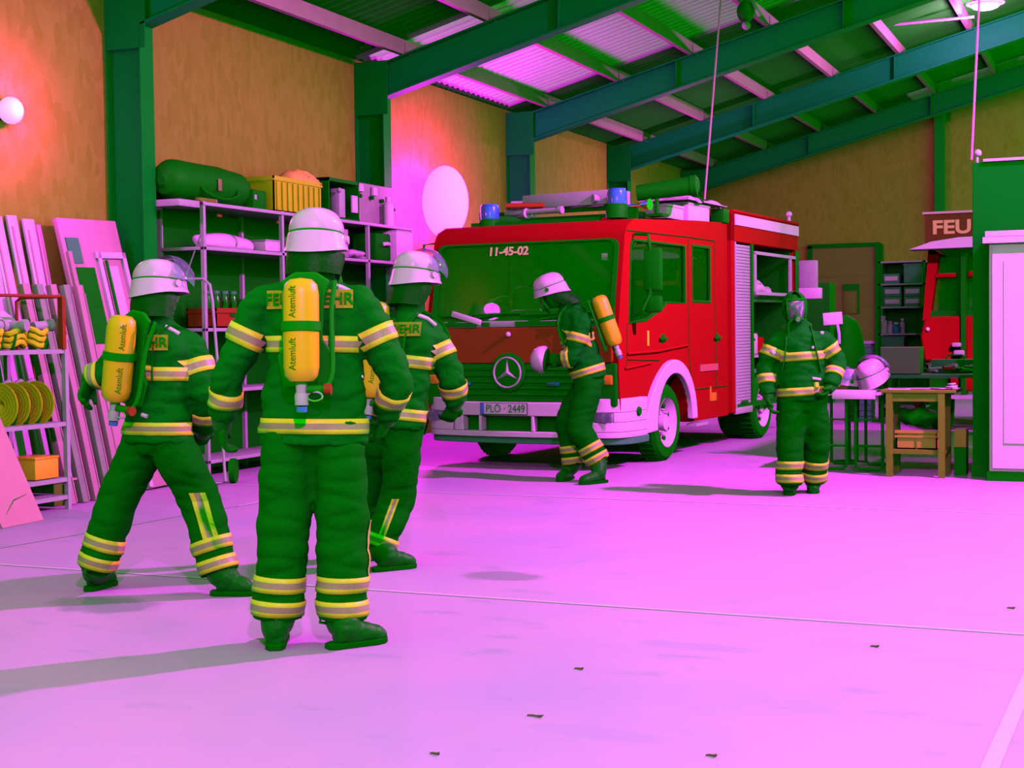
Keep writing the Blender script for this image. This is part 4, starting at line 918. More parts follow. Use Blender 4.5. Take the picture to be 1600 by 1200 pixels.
# 3: behind, between the foreground figure and the engine, striding right
bs = gz(612, 888); D3 = (bs-CAM).dot(fw)
P3 = firefighter('firefighter', 'firefighter striding right between the central figure and the front of the engine', D3, bs, 42,
    dict(pelvis=(622, 635, .0), neck=(640, 484, .0), head=(648, 448, .04), elR=(706, 590, .02), wrR=(712, 628, .1), haR=(700, 655, .16), elL=(590, 590, .25), wrL=(610, 640, .35), haL=(625, 665, .4),
         shR=(672, 522, .03), shL=(612, 520, .1), knR=(622, 772, .05), anR=(590, 858, -.0), knL=(585, 760, .3), anL=(560, 860, .35), heelR=(588, 893), toeR=(650, 886), heelL=(545, 880), toeL=(580, 875)),
    dict(hem=.21, waist=.20, chest=.215, shoulder=.2, depth=.14, arm=.088, leg=.112, hemdrop=.13), cyl=(590, 470, 577, 622, -.12, -.12, 50), helm=dict(), patchc=(.80, .03, .34), seed=3, legbands=(.05,))
root, j, F, RR, jk, ts, tj, tt = P3
strip(tt, ts, [j['knR'].lerp(j['anR'], t)+RH*(.0) for t in (.05, .4, .8)], .045, (RH, NEAR))
# 4: running to the left in front of the engine
bs = gz(905, 752); D4 = (bs-CAM).dot(fw)
P4 = firefighter('firefighter', 'firefighter with breathing mask bending forward and running left past the engine front, holding a helmet', D4, bs, -82,
    dict(pelvis=(918, 578, .0), neck=(888, 480, .0), head=(864, 462, .0), elR=(905, 552, .25), wrR=(880, 565, .28), haR=(862, 566, .25), elL=(893, 560, -.2), wrL=(878, 562, -.16), haL=(860, 560, -.12),
         shR=(898, 500, .2), shL=(908, 505, -.19), knR=(888, 655, .15), anR=(898, 725, .15), knL=(905, 668, -.1), anL=(935, 722, -.12), heelR=(892, 748), toeR=(870, 754), heelL=(945, 754), toeL=(905, 758)),
    dict(hem=.19, waist=.19, chest=.20, shoulder=.2, depth=.16, arm=.085, leg=.125, hemdrop=.10), cyl=(934, 462, 962, 540, -.02, -.02, 30), helm=dict(visor=None), seed=4, vox=.016, legbands=(.04, .15), notes=dict(mask=True), curl=60)
# 5: walking toward the camera at the right
bs = gz(1250, 774); D5 = (bs-CAM).dot(fw)
P5 = firefighter('firefighter', 'firefighter in dark hood and breathing mask walking toward the camera beside the trestle table', D5, bs, 183,
    dict(pelvis=(1252, 606, .0), neck=(1246, 512, .0), head=(1242, 482, -.03), elR=(1196, 572, .0), wrR=(1200, 618, -.06), haR=(1204, 642, -.1), elL=(1309, 566, .0), wrL=(1297, 605, -.12), haL=(1284, 622, -.2),
         shR=(1212, 535, .0), shL=(1288, 535, .0), knR=(1234, 695, .0), anR=(1234, 758, .0), knL=(1276, 692, .1), anL=(1271, 752, .2), heelR=(1236, 768), toeR=(1230, 780), heelL=(1272, 766), toeL=(1270, 772)),
    dict(hem=.21, waist=.2, chest=.22, shoulder=.2, depth=.14, arm=.082, leg=.122, hemdrop=.12, chestband=.52), seed=5, vox=.016, legbands=(.06, .17), face=True, cyl=(1246, 500, 1248, 590, .27, .27, 0))
def onsuit(P, px, py):
    base, tr_ = P[0].location, P[6]; h_ = tr_.ray_cast(CAM-base, ray(px, py).normalized(), 60); return h_[0]
def clip_part(P, nm, m, pxs, r):
    pts = [q for q in (onsuit(P, *p) for p in pxs) if q is not None]
    if not pts: return
    b = MB(); off = (CAM-P[0].location-pts[0]).normalized()*r*.5
    if len(pts) > 1: b.tube([q+off for q in pts], r, n=8)
    else: b.sph(pts[0]+off, r, n=12)
    return b.build(nm, m, P[4])
clip_part(P5, 'chest_lamp', WHITE, [(1270, 541), (1270, 545)], .013); clip_part(P5, 'radio', WHITE, [(1205, 548), (1210, 553)], .02); clip_part(P5, 'name_tag', YEL, [(1275, 598), (1276, 606)], .022); clip_part(P5, 'glove_tag', WHITE, [(1269, 591), (1282, 593)], .012); clip_part(P5, 'shoulder_lamp', WHITE, [(1282, 520), (1287, 521)], .016)
clip_part(P2, 'shoulder_piping', WHITE, [(258, 510), (268, 515), (280, 522)], .012); clip_part(P2, 'jacket_label', YEL, [(228, 575), (238, 576)], .016); clip_part(P2, 'belt_clip', WHITE, [(222, 648), (230, 651)], .012)
clip_part(P1, 'shoulder_piping', WHITE, [(520, 446), (534, 450), (546, 456)], .014); clip_part(P1, 'belt_hook', CHROME, [(566, 588), (572, 606)], .010); clip_part(P1, 'blue_tag', BLUEL, [(401, 578), (402, 590)], .010)
clip_part(P3, 'shoulder_piping', WHITE, [(652, 492), (668, 498), (680, 508)], .013)
# helmet carried by the runner
t = empty('carried_helmet', gd(850, 562, D4-.1)); tag(t, 'white helmet with dark inside held in the hands of the running firefighter', 'helmet')
b = MB(); ax = (-RH*.95+FH*.28+ZU*.15).normalized()
Q = ax.to_track_quat('Z', 'Y').to_matrix()
b.lathe([(.118, -.02), (.13, .0), (.128, .03), (.115, .07), (.085, .105), (.045, .125), (0, .13)], n=28, rot=Q); b.build('helmet_shell', HELM, t)
b = MB(); b.lathe([(0, -.025), (.112, -.025), (.117, -.015), (0, -.015)], n=28, rot=Q); b.build('helmet_lining', HOOD, t)

# ================================================================ things standing along the left wall
def thing(nm, loc, label, cat, group=None, rz=0): return tag(empty(nm, loc, rz), label, cat, group)
def part(parent, nm, m, fn, **k): b = MB(); fn(b); return b.build(nm, m, parent, **k)
# shelving rack
XF, XB = -8.5, -9.02
S = thing('shelving_rack', (XF, 11.9, 0), 'tall pale metal shelving rack standing along the left wall behind the firefighters', 'shelf')
for Y in (.02, 1.45, 3.35, 4.47):
    for X in (0, XB-XF): part(S, 'post', SILVER, lambda b: b.bx(X-.02, X+.02, Y-.02, Y+.02, 0, 2.76))
for z in (.15, .85, 1.47, 2.28, 2.72): part(S, 'shelf_board', SILVER, lambda b: b.bx(XB-XF+.02, .02 if z < 2.7 else .03, 0, 4.48, z, z+.035, bev=.004))
part(S, 'back_panel', BLACK, lambda b: b.bx(XB-XF-.03, XB-XF-.02, .0, 4.48, .15, 2.70))
part(S, 'side_board', SILVER, lambda b: b.bx(-.3, .0, -.36, -.02, 2.69, 2.76, bev=.01))
part(S, 'cross_brace', SILVER, lambda b: b.tube([(0, .02, .3), (-.5, .02, 1.4), (0, .02, 2.5)], .008, n=6))
zt = 2.758
t = thing('duffel_bag', (-8.72, 12.28, zt), 'big black cylindrical bag lying on top of the shelving rack', 'bag')
def bag(b):
    b.tube([(0, -.72, .19), (0, -.66, .2), (0, -.5, .21), (0, 0, .2), (0, .45, .185), (0, .62, .18), (0, .68, .17)], [(.05, .05), (.15, .16), (.2, .205), (.21, .2), (.2, .185), (.15, .14), (.05, .05)], n=24, sub=4)
    for v in b.bm.verts: v.co += v.co.normalized()*.012*noise.noise(v.co*9)
part(t, 'bag_body', BLACK, bag); part(t, 'tag', BROWN, lambda b: b.box((.215, -.05, .19), (.01, .06, .12), bev=.004)); part(t, 'carry_strap', RUBBER, lambda b: b.tube([(.18, -.35, .2), (.22, -.3, .1), (.23, 0, .05), (.22, .25, .1), (.17, .3, .2)], .014, n=6, sub=3))
t = thing('wood_offcut', (-8.6, 12.05, zt), 'small light block lying under the black bag on the rack edge', 'block'); t.location = (-8.53, 12.02, zt); b = MB(); b.box((.0, 0, .02), (.06, .3, .04), bev=.008); b.build('block_body', WOODO, t); part(t, 'block_end', WOODP, lambda b: b.box((0, .155, .02), (.05, .01, .034)))
t = thing('small_black_case', (-8.62, 12.98, zt), 'small black case between the bag and the yellow crate on the rack', 'case'); part(t, 'case_body', BLACK, lambda b: b.box((0, 0, .1), (.2, .26, .2), bev=.015)); part(t, 'case_latch', SILVER, lambda b: b.box((.105, -.1, .12), (.01, .04, .05)))
t = thing('yellow_crate', (-8.72, 13.72, zt), 'yellow plastic crate with ribbed sides on top of the shelving rack', 'crate')
def crate(b, sx, sy, sz, th=.015):
    b.bx(-sx/2, sx/2, -sy/2, sy/2, 0, th); b.bx(-sx/2, -sx/2+th, -sy/2, sy/2, 0, sz); b.bx(sx/2-th, sx/2, -sy/2, sy/2, 0, sz); b.bx(-sx/2, sx/2, -sy/2, -sy/2+th, 0, sz); b.bx(-sx/2, sx/2, sy/2-th, sy/2, 0, sz)
    b.bx(-sx/2-.012, sx/2+.012, -sy/2-.012, sy/2+.012, sz-.05, sz-.03)
part(t, 'crate_shell', YPLA, lambda b: crate(b, .42, .98, .38))
for k in range(9): part(t, 'rib', YPLA, lambda b: b.box((.22, -.44+k*.11, .17), (.02, .025, .3), bev=.004))
CRM = mat('crumpled_yellow_sack', (.95, .62, .10), .7, var=.25, vs=12)
t = thing('yellow_sack', (-8.72, 13.95, zt+.02), 'crumpled yellow sack bulging out of the yellow crate', 'sack')
def sack(b, r=(.17, .38, .2), c=(0, 0, .22), amp=.05, sc=9, n=28):
    b.sph(c, r, n=n)
    for v in b.bm.verts: v.co += Vector((noise.noise(v.co*sc), noise.noise(v.co*sc+Vector((5, 1, 2))), noise.noise(v.co*sc+Vector((1, 7, 3)))))*amp
part(t, 'sack_body', CRM, lambda b: sack(b, (.19, .36, .17), (0, .1, .33))); part(t, 'tie', WOODO, lambda b: b.tube([(.03*math.cos(a), .1+.03*math.sin(a), .50) for a in [k*math.pi/5 for k in range(10)]], .008, closed=True, n=6))
t = thing('black_cabinet_box', (-8.72, 14.65, zt), 'black open case with instruments behind the central helmet on top of the rack', 'case')
part(t, 'case_shell', BLACK, lambda b: (b.bx(-.2, -.18, -.26, .45, 0, .47), b.bx(-.2, .2, -.26, .45, .43, .47), b.bx(-.2, .2, -.26, -.24, 0, .47), b.bx(-.2, .2, .43, .45, 0, .47), b.bx(-.2, .2, -.26, .45, 0, .02)))
part(t, 'instrument', SILVER, lambda b: b.box((.1, .12, .2), (.12, .14, .34), bev=.01)); part(t, 'white_label', WHITE, lambda b: b.box((.2, .33, .2), (.02, .13, .2))); part(t, 'knob', SILVER, lambda b: b.sph((.19, .0, .34), .03))
t = thing('pegboard', (-8.66, 15.72, zt), 'pale panel with tools at the right end on top of the rack', 'pegboard'); PB = mat('pale_pink_panel', (.42, .33, .38), .7, var=.2, vs=9)
part(t, 'panel_board', PB, lambda b: b.bx(-.15, 0, -.58, .58, 0, .50, bev=.01))
for y, z in ((-.42, .33), (-.12, .33), (.14, .31), (.42, .22)): part(t, 'hook', BLACK, lambda b: (b.cyl((0, y, z), (.04, y, z), .022), b.sph((.045, y, z), .026, n=10)))
for y, z0, z1, r_ in ((-.48, .06, .2, .035), (-.42, .38, .47, .06), (-.06, .36, .46, .05)): part(t, 'hung_tool', WHITE, lambda b: b.tube([(.03, y, z0), (.03, y, z1)], [r_, r_*.8], n=10))
for k, (y, r_, h_) in enumerate(((.17, .07, .33),)):
    q = thing('white_bottle', (-8.56, 15.72+y, zt), 'white bottle standing in front of the tool panel on the rack', 'bottle'); part(q, 'bottle_body', WHITE, lambda b: b.lathe([(0, 0), (r_, 0), (r_, h_*.8), (.03, h_*.9), (.03, h_)])); part(q, 'cap', WHITE_PLAIN, lambda b: b.cyl((0, 0, h_), (0, 0, h_+.03), .034))
zm = 2.316
t = thing('rolled_white_bundle', (-8.66, 12.5, zm), 'long white rolled bundle on the second shelf of the rack', 'bundle')
part(t, 'roll', WHITE, lambda b: b.tube([(0, -.48, .06), (0, -.42, .07), (0, 0, .08), (0, .42, .065), (0, .5, .05)], [(.02, .03), (.05, .07), (.075, .1), (.055, .08), (.02, .03)], n=16, sub=4)); part(t, 'binding', SILVER, lambda b: b.tube([(.1*math.cos(a), .1, .075+.078*math.sin(a)) for a in [k*math.pi/8 for k in range(16)]], .006, closed=True, n=6))
t = thing('white_carton', (-8.66, 13.2, zm), 'flat white carton beside the rolled bundle on the second shelf', 'carton'); part(t, 'carton_body', WHITE, lambda b: b.box((0, 0, .06), (.3, .3, .11), bev=.01)); part(t, 'carton_lid', SILVER, lambda b: b.box((0, 0, .12), (.31, .31, .015)))
t = thing('ring_binder', (-8.66, 14.72, zm), 'pinkish grey binder standing on the second shelf right of the central helmet', 'binder'); part(t, 'binder_cover', PB, lambda b: b.box((0, 0, .17), (.3, .18, .33), bev=.01)); part(t, 'binder_spine', SILVER, lambda b: b.box((.152, 0, .26), (.006, .1, .1)))
t = thing('white_cloth', (-8.62, 15.1, zm), 'small crumpled white cloth at the post on the second shelf', 'cloth'); part(t, 'cloth_body', WHITE, lambda b: sack(b, (.12, .16, .05), (0, 0, .06), .03, 12)); part(t, 'cloth_fold', SILVER, lambda b: b.box((.05, .1, .02), (.1, .08, .03), bev=.01))
t = thing('dark_machine', (-8.7, 15.72, zm), 'dark machine with white handle on the second shelf near the right end', 'machine'); part(t, 'machine_body', BLACK, lambda b: b.box((0, 0, .17), (.34, .42, .34), bev=.03)); part(t, 'machine_handle', WHITE, lambda b: b.tube([(.19, -.08, .2), (.22, 0, .21), (.19, .1, .2)], .025, sub=3))
t = thing('white_cardboard_box', (-8.62, 16.10, zm), 'tall white box at the right end of the second shelf behind a helmet', 'box'); part(t, 'box_body', WHITE, lambda b: b.box((0, 0, .19), (.36, .44, .38), bev=.008)); part(t, 'box_flap', WHITE_PLAIN, lambda b: b.box((.0, .0, .385), (.37, .45, .01)))
zl = 1.507
t = thing('red_crate', (-8.7, 12.45, .89), 'red plastic crate on the lower shelf of the rack behind the tubular frame', 'crate'); t.location.z = zl-.0; part(t, 'crate_shell', DRED, lambda b: crate(b, .36, .62, .2)); part(t, 'crate_grip', BLACK, lambda b: b.box((.19, 0, .13), (.01, .14, .03)))
GL = glass('green_bottle_glass', (.5, .8, .6), .1)
for k in range(4):
    q = thing('glass_jar', (-8.68, 12.22+k*.15, zl+.0), ('first', 'second', 'third', 'fourth')[k]+' greenish glass jar from the left in the red crate on the rack', 'jar', 'jars in the red crate'); part(q, 'jar_body', GL, lambda b: b.lathe([(0, .02), (.055, .02), (.06, .05), (.06, .26), (.035, .32), (.035, .35), (0, .35)])); part(q, 'jar_lid', GREY, lambda b: b.cyl((0, 0, .35), (0, 0, .38), .04))
t = thing('grey_storage_bin', (-8.40, 11.6, 0), 'grey plastic bin standing on a dark drum left of the shelving rack', 'bin'); t.location = (-8.68, 11.6, 1.16); part(t, 'bin_body', GREY, lambda b: b.box((0, 0, .14), (.34, .36, .27), bev=.02)); part(t, 'bin_lid', GREY, lambda b: b.box((0, 0, .285), (.36, .38, .03), bev=.01))
t = thing('dark_drum', (-8.68, 11.6, 0), 'dark drum standing on the floor under the grey bin', 'drum'); part(t, 'drum_body', BLACK, lambda b: b.lathe([(0, 0), (.2, 0), (.2, .36), (.212, .38), (.2, .4), (.2, .75), (.212, .77), (.2, .79), (.2, 1.14), (0, 1.14)])); part(t, 'drum_lid', RUBBER, lambda b: b.cyl((0, 0, 1.14), (0, 0, 1.158), .205))
for k, (y, lb) in enumerate(((14.3, 'dark equipment case on the lowest shelf of the rack'),)):
    t = thing('equipment_case', (-8.72, y, .885), lb, 'case'); part(t, 'case_body', BLACK, lambda b: b.box((0, 0, .2), (.4, .8, .4), bev=.03)); part(t, 'case_handle', SILVER, lambda b: b.box((.21, 0, .25), (.015, .2, .03)))
for k, (y, lb) in enumerate(((13.0, 'dark canvas bag on the middle shelf between the posts of the rack'), (14.4, 'dark folded blanket on the middle shelf of the rack'), (15.9, 'dark crate on the middle shelf at the right end of the rack'))):
    t = thing(('canvas_bag', 'folded_blanket', 'dark_crate')[k], (-8.74, y, zl), lb, ('bag', 'blanket', 'crate')[k]); part(t, 'main_body', BLACK, lambda b: b.box((0, 0, .15), (.4, .5, .3), bev=.05)); part(t, 'strap', RUBBER, lambda b: b.box((.2, 0, .15), (.02, .05, .3), bev=.005))
# hand truck (tubular frame)
D_ = (gz(345, 760)-CAM).dot(fw)
t = thing('hand_truck', gz(345, 757), 'pale tubular hand truck with rounded top standing before the shelving rack', 'hand truck'); o_ = t.location.copy()
pp_ = [gd(x, y, D_+dz)-o_ for x, y, dz in ((288, 436, .2), (318, 436, .15), (328, 445, .13), (332, 470, .12), (341, 580, .08), (352, 752, .0))]
pq_ = [p-RH*.42 for p in pp_[::-1]]
part(t, 'tube_frame', SILVER, lambda b: b.tube(pp_[::-1][:-1]+[gd(300, 436, D_+.2)-o_], .014, n=10)); part(t, 'left_tube', SILVER, lambda b: b.tube([gd(300, 436, D_+.2)-o_, gd(270, 436, D_+.25)-o_, gd(258, 448, D_+.25)-o_, gd(268, 752, D_+.0)-o_], .014, n=10))
part(t, 'toe_plate', SILVER, lambda b: b.box((-.24, -.1, .02), (.5, .25, .012), bev=.004))
for q in (-.5, .02): part(t, 'wheel', RUBBER, lambda b: b.cyl((q, .14, .12), (q+.05, .16, .12), .12))
# leaning boards, doors and frames
def lean(nm, label, cat, y0, y1, zt_, xt, xb, th, m, group=None, skew=0, parts=None):
    o = thing(nm, (xb, y0, 0), label, cat, group); b = MB(); ang = math.atan2(xb-xt, zt_); L = math.hypot(xb-xt, zt_)
    o.rotation_euler = (skew, -ang, 0)
    b.bx(-th, 0, 0, y1-y0, 0.006, L, bev=.004); b.build('board' if not parts else parts[0], m, o)
    return o, L
lean('door_leaf', 'white door leaf leaning at the far left, left of the white battens', 'door', 9.56, 9.77, 2.42, -9.14, -8.72, .04, WHITE_PLAIN); 
t = [q for q in COL.objects if q.name == 'door_leaf'][0]; part(t, 'door_handle', BLACK, lambda b: (b.cyl((0, .17, 1.05), (.05, .17, 1.05), .01), b.box((.05, .13, 1.05), (.015, .12, .015))))
yy = [(9.80, 9.94, 2.50), (10.0, 10.12, 2.52), (10.2, 10.34, 2.50), (10.37, 10.43, 2.46)]
for k, (a, c, z) in enumerate(yy):
    o, L = lean('white_batten', ('first white batten right of the white door leaf, leaning on the wall', 'second white batten from the white door leaf, leaning on the wall', 'third white batten from the white door leaf, leaning on the wall', 'narrow white batten touching the big window frame, leaning on the wall')[k], 'batten', a, c, z, -9.16, -8.66-.02*k, .03, WHITE_PLAIN if k != 3 else WOODP, 'white battens leaning on the left wall', skew=R(1.5))
    part(o, 'rebate', WOODP, lambda b: b.bx(0, .006, .03, .05, .1, L-.1))
o, L = lean('door_frame_panel', 'large pale door panel with dark recess leaning beside the white battens', 'door', 10.45, 11.28, 2.52, -9.0, -8.42, .05, WOODP, parts=('frame_board',), skew=R(1.5))
part(o, 'dark_recess', BLACK, lambda b: b.bx(0, .012, .05, .36, 1.40, 2.12)); part(o, 'grey_label', GREY, lambda b: b.bx(0, .014, .05, .22, 2.16, 2.40))
for y in (.02, .42, .78): part(o, 'stile', WHITE_PLAIN if y > .4 else WOODP, lambda b: b.bx(0, .03, y, y+.05, .02, L-.32))
part(o, 'top_rail', WHITE_PLAIN, lambda b: b.bx(0, .03, .40, .83, L-.38, L-.32)); part(o, 'hinge_bar', BLACK, lambda b: b.bx(.03, .045, .5, .53, .9, L-.4)); part(o, 'mid_lock', BLACK, lambda b: b.bx(.03, .05, .44, .66, 1.18, 1.24)); part(o, 'pale_pane', WHITE, lambda b: b.bx(0.001, .01, .56, .70, .8, L-.45))
o, L = lean('brown_chipboard_sheet', 'brown chipboard sheet leaning between the pale door panel and the steel column', 'board', 11.0, 11.42, 2.32, -9.12, -8.75, .02, BROWN, skew=R(-5)); part(o, 'torn_edge', WOODP, lambda b: b.bx(0, .004, .0, .2, .2, 1.5))
for k in range(5):
    o, L = lean('dark_plank', ('first', 'second', 'third', 'fourth', 'fifth')[k]+' narrow plank from the left in the row leaning below the door panel', 'plank', 9.72+.16*k, 9.80+.16*k, 1.9, -8.72+.01*k, -8.34, .06, mat('weathered_wood', (.34, .36, .30), .7, var=.2) if k % 2 else WOODP, 'narrow planks leaning below the door panel', skew=R(3)); part(o, 'pale_edge', WOODP, lambda b: b.bx(0, .008, .07, .082, .02, 1.85))
# the wide plank at the very left
A_, B_ = gz(4, 826), gz(69, 813); top = gx(0, 652, -8.15); dr = (top-B_).normalized()
t = thing('wide_plank', A_, 'wide pale plank with a dark crack leaning on the hose rack at the lower left', 'plank')
nn = (B_-A_).cross(dr).normalized()
Pq = [Vector((0, 0, 0)), B_-A_, B_-A_+dr*1.12, dr*1.12]
t.location = A_+Vector((0, 0, .002))
part(t, 'plank_board', mat('rosy_wood', (.7, .3, .38), .6, var=.22, vs=3, stretch=(1, 1, .2)), lambda b: b.prism([(0, 0), (1, 0), (2, 0), (3, 0)], (0, .035), lambda u, v, q: Pq[int(u)]-nn*q if nn.dot(CAM-A_) < 0 else Pq[int(u)]+nn*(q-.035)), bevel=.003)
fnn = nn if nn.dot(CAM-A_) > 0 else -nn
part(t, 'crack', BLACK, lambda b: b.tube([(B_-A_)*.2+dr*.10+fnn*.002, (B_-A_)*.5+dr*.2+fnn*.002, (B_-A_)*.85+dr*.23+fnn*.002], [.002, .005, .002], n=6))
# hose rack
RX = -8.2; Y1 = 9.52; Y0 = 8.62
H = thing('hose_rack', (RX, Y1, 0), 'grey metal hose rack with red rail at the left edge, loaded with yellow hoses', 'rack')
zs = [gx(84, 546, RX).z, gx(70, 662, RX).z, gx(60, 752, RX).z]
for X in (0, -.62):
    for Y in (0, Y0-Y1): part(H, 'post', SILVER, lambda b: b.bx(X-.02, X+.02, Y-.02, Y+.02, 0, zs[0]+(.12 if X == 0 and Y == 0 else 0)))
for z in zs+[.12]: part(H, 'shelf_board', SILVER, lambda b: b.bx(-.62, .015, Y0-Y1, .0, z-.035, z))
zr = gx(75, 463, RX).z
part(H, 'red_rail', DRED, lambda b: b.tube([(-.5, 0, zs[0]), (-.5, 0, zr-.03), (-.45, 0, zr), (-.05, 0, zr), (0, -.02, zr-.0), (0, Y0-Y1, zr)], .014, n=8)); part(H, 'red_post', DRED, lambda b: b.bx(-.02, .03, -.05, -.01, zs[0], zr))
def hosecoil(loc, label, lay=0, r=.17, n=5, rz=0, flat=False):
    q = thing('rolled_hose', loc, label, 'hose', 'yellow rolled hoses on the rack', rz)
    def f(b):
        for k in range(n):
            rr = r-k*.028; b.tube([(0.0, rr*math.cos(a), r+rr*math.sin(a)) if not flat else (rr*math.cos(a), rr*math.sin(a), .03) for a in [i*math.pi/12 for i in range(24)]], [(.012, .045)]*24, closed=True, n=8, nrm=None)
    part(q, 'hose_roll', HOSE, f); part(q, 'coupling', SILVER, lambda b: b.cyl((-.05, r*.6, 2*r-.02), (.06, r*.7, 2*r+.02), .035)); return q
k = 0
for (yy_, z, dx, rr, lb) in ((9.36, zs[1], -.15, .15, 'yellow rolled hose on the middle tier of the rack, nearest the corner post'), (9.22, zs[1], -.15, .15, 'yellow rolled hose on the middle tier of the rack, second from the corner post'), (9.08, zs[1], -.15, .15, 'yellow rolled hose on the middle tier of the rack, third from the corner post'),
                             (8.94, zs[1], -.15, .15, 'yellow rolled hose on the middle tier of the rack, at the picture edge')):
    hosecoil((RX+dx, yy_, z+.015), lb, r=rr, rz=R(90))
for (yy_, dx, rz, lb) in ((9.38, -.2, 20, 'yellow hose bundle with white coupling on top of the rack by the corner post'), (9.12, -.2, -30, 'yellow hose bundle in the middle of the top tier of the rack'), (8.86, -.2, 40, 'yellow hose bundle on the top tier of the rack near the picture edge')):
    q = thing('hose_bundle', (RX+dx, yy_, zs[0]), lb, 'hose', 'hose bundles on the top tier', R(rz))
    part(q, 'hose_loops', HOSE, lambda b: [b.tube([(.08*math.cos(a)+.01*s_, .10*math.sin(a), .05+.05*s_+.02*math.sin(3*a)) for a in [i*math.pi/8 for i in range(16)]], .026, closed=True, n=8) for s_ in range(3)])
    part(q, 'coupling', SILVER, lambda b: (b.cyl((.02, -.05, .19), (.1, .06, .2), .04), b.cyl((.1, .06, .2), (.13, .09, .2), .05))); part(q, 'tie_strap', BLACK, lambda b: b.tube([(.08+.03*math.cos(a), .0+.02*math.sin(a), .1+.1*math.sin(a)) for a in [i*math.pi/6 for i in range(12)]], .012, closed=True, n=6))
t = thing('white_sheet', (RX-.47, 9.1, zs[0]), 'pale crumpled sheet behind the hoses on top of the rack', 'sheet'); part(t, 'sheet_body', WHITE, lambda b: sack(b, (.11, .36, .15), (0, 0, .20), .04, 8)); part(t, 'sheet_hem', SILVER, lambda b: b.tube([(.1, -.3, .1), (.14, 0, .12), (.1, .3, .08)], .015))
t = thing('orange_box', (RX-.16, 9.3, zs[2]), 'orange box on the lowest tier of the hose rack', 'box'); part(t, 'box_body', mat('orange_card', (1, .6, .03), .6), lambda b: b.box((0, 0, .09), (.28, .28, .17), bev=.01)); part(t, 'box_lid', CYLY, lambda b: b.box((0, 0, .18), (.29, .29, .02), bev=.005))
for k, (px, py, sx, sy, sz, m_, lb) in enumerate(((100, 782, .5, .34, .10, WOODP, 'low pale wooden block on the floor beside the hose rack'), (75, 790, .45, .3, .2, WOODO, 'brown wooden crate on the floor under the hose rack'))):
    p = gz(px, py); p.x = min(p.x, -8.08); t = thing(('wooden_block', 'wooden_crate')[k], p+Vector((0, .1, 0)), lb, ('block', 'crate')[k]); part(t, 'main_block', m_, lambda b: b.box((0, 0, sz/2), (sx*.5, sy, sz), bev=.01)); part(t, 'top_board', WOODP, lambda b: b.box((.02, 0, sz+.012), (sx*.52, sy+.05, .022), bev=.004))
# ---------------------------------------------------------------- lamps as things
t = thing('tripod_floodlight', (-8.78, gx(696, 330, -8.78).y, 0), 'tripod floodlight at the left wall behind the fire engine, its glare shaped as a glowing ellipsoid', 'floodlight')
for a in (90, 210, 330): part(t, 'leg', BLACK, lambda b: b.tube([(0, 0, 1.2), (.34*math.cos(R(a)), .34*math.sin(R(a)), .01)], .014))
part(t, 'pole', BLACK, lambda b: b.cyl((0, 0, .9), (0, 0, 2.65), .018))
part(t, 'collar', BLACK, lambda b: b.lathe([(.02, 2.62), (.10, 2.64), (.12, 2.72), (.10, 2.74)]))
part(t, 'glare_ellipsoid', GLARE, lambda b: b.sph((0, 0, 3.22), (.32, .32, .5), n=32))  # oversized ellipsoid shaped after the lamp's glare, not a lamp part
t = thing('wall_lamp', (-9.2, 9.93, 3.43), 'round bright wall lamp at the left picture edge', 'lamp'); part(t, 'glass_globe', LAMPW, lambda b: b.sph((.12, 0, 0), (.1, .12, .12), n=20)); part(t, 'lamp_base', BLACK, lambda b: b.cyl((0, 0, 0), (.05, 0, 0), .08))
t = thing('ceiling_lamp', (-2.24, 24.24, roofz(-2.24)-.0), 'bright ceiling lamp at the top right of the photo', 'lamp'); part(t, 'shade', SILVER, lambda b: b.lathe([(0, .2), (.05, .2), (.06, .1), (.3, -.02), (.29, -.03), (0, .0)])); part(t, 'bulb', LAMPW, lambda b: b.sph((0, 0, -.03), (.24, .24, .1), n=20))
c = gd(1165, 18, 19.5); t = thing('hanging_floodlight', c, 'black floodlight with a white reflector hanging under the roof above the engine', 'floodlight')
part(t, 'housing', BLACK, lambda b: b.sph((0, 0, 0), (.12, .14, .15))); part(t, 'reflector_plate', WHITE, lambda b: b.box((RH*.12-FH*.1+ZU*.03), (.05, .05, .27), rot=Matrix.Rotation(R(-25), 3, 'Y'), bev=.01)); part(t, 'clamp', SILVER, lambda b: b.sph((0.02, -.05, -.2), .06, n=10)); part(t, 'hanger', BLACK, lambda b: b.cyl((0, 0, 0), (0, 0, roofz(c.x)+.2-c.z), .02))
a_, b__ = gy(1368, 41, 24.5), gy(1522, 26, 24.5); t = thing('fluorescent_tube', (a_+b__)/2, 'thin white tube hanging obliquely under the roof near the ceiling lamp', 'tube'); part(t, 'tube_glass', WHITE, lambda b: b.cyl(a_-(a_+b__)/2, b__-(a_+b__)/2, .022)); part(t, 'end_cap', SILVER, lambda b: b.cyl(a_-(a_+b__)/2, (a_-(a_+b__)/2)*.95, .03)); part(t, 'wire', SILVER, lambda b: b.cyl((0, 0, 0), (0, 0, roofz(t.location.x)+.1-t.location.z), .006))
c = gx(571, 73, -8.52+1.172*.0); c = gy(571, 73, 15.9); t = thing('cable_hook', c, 'small shiny hook under the dark roof between the first two columns', 'hook'); part(t, 'hook_body', SILVER, lambda b: (b.box((0, 0, 0), (.16, .03, .03)), b.box((.05, 0, .04), (.1, .03, .02)), b.cyl((0, 0, 0), (0, 0, max(.05, roofz(c.x)-c.z)), .006)))
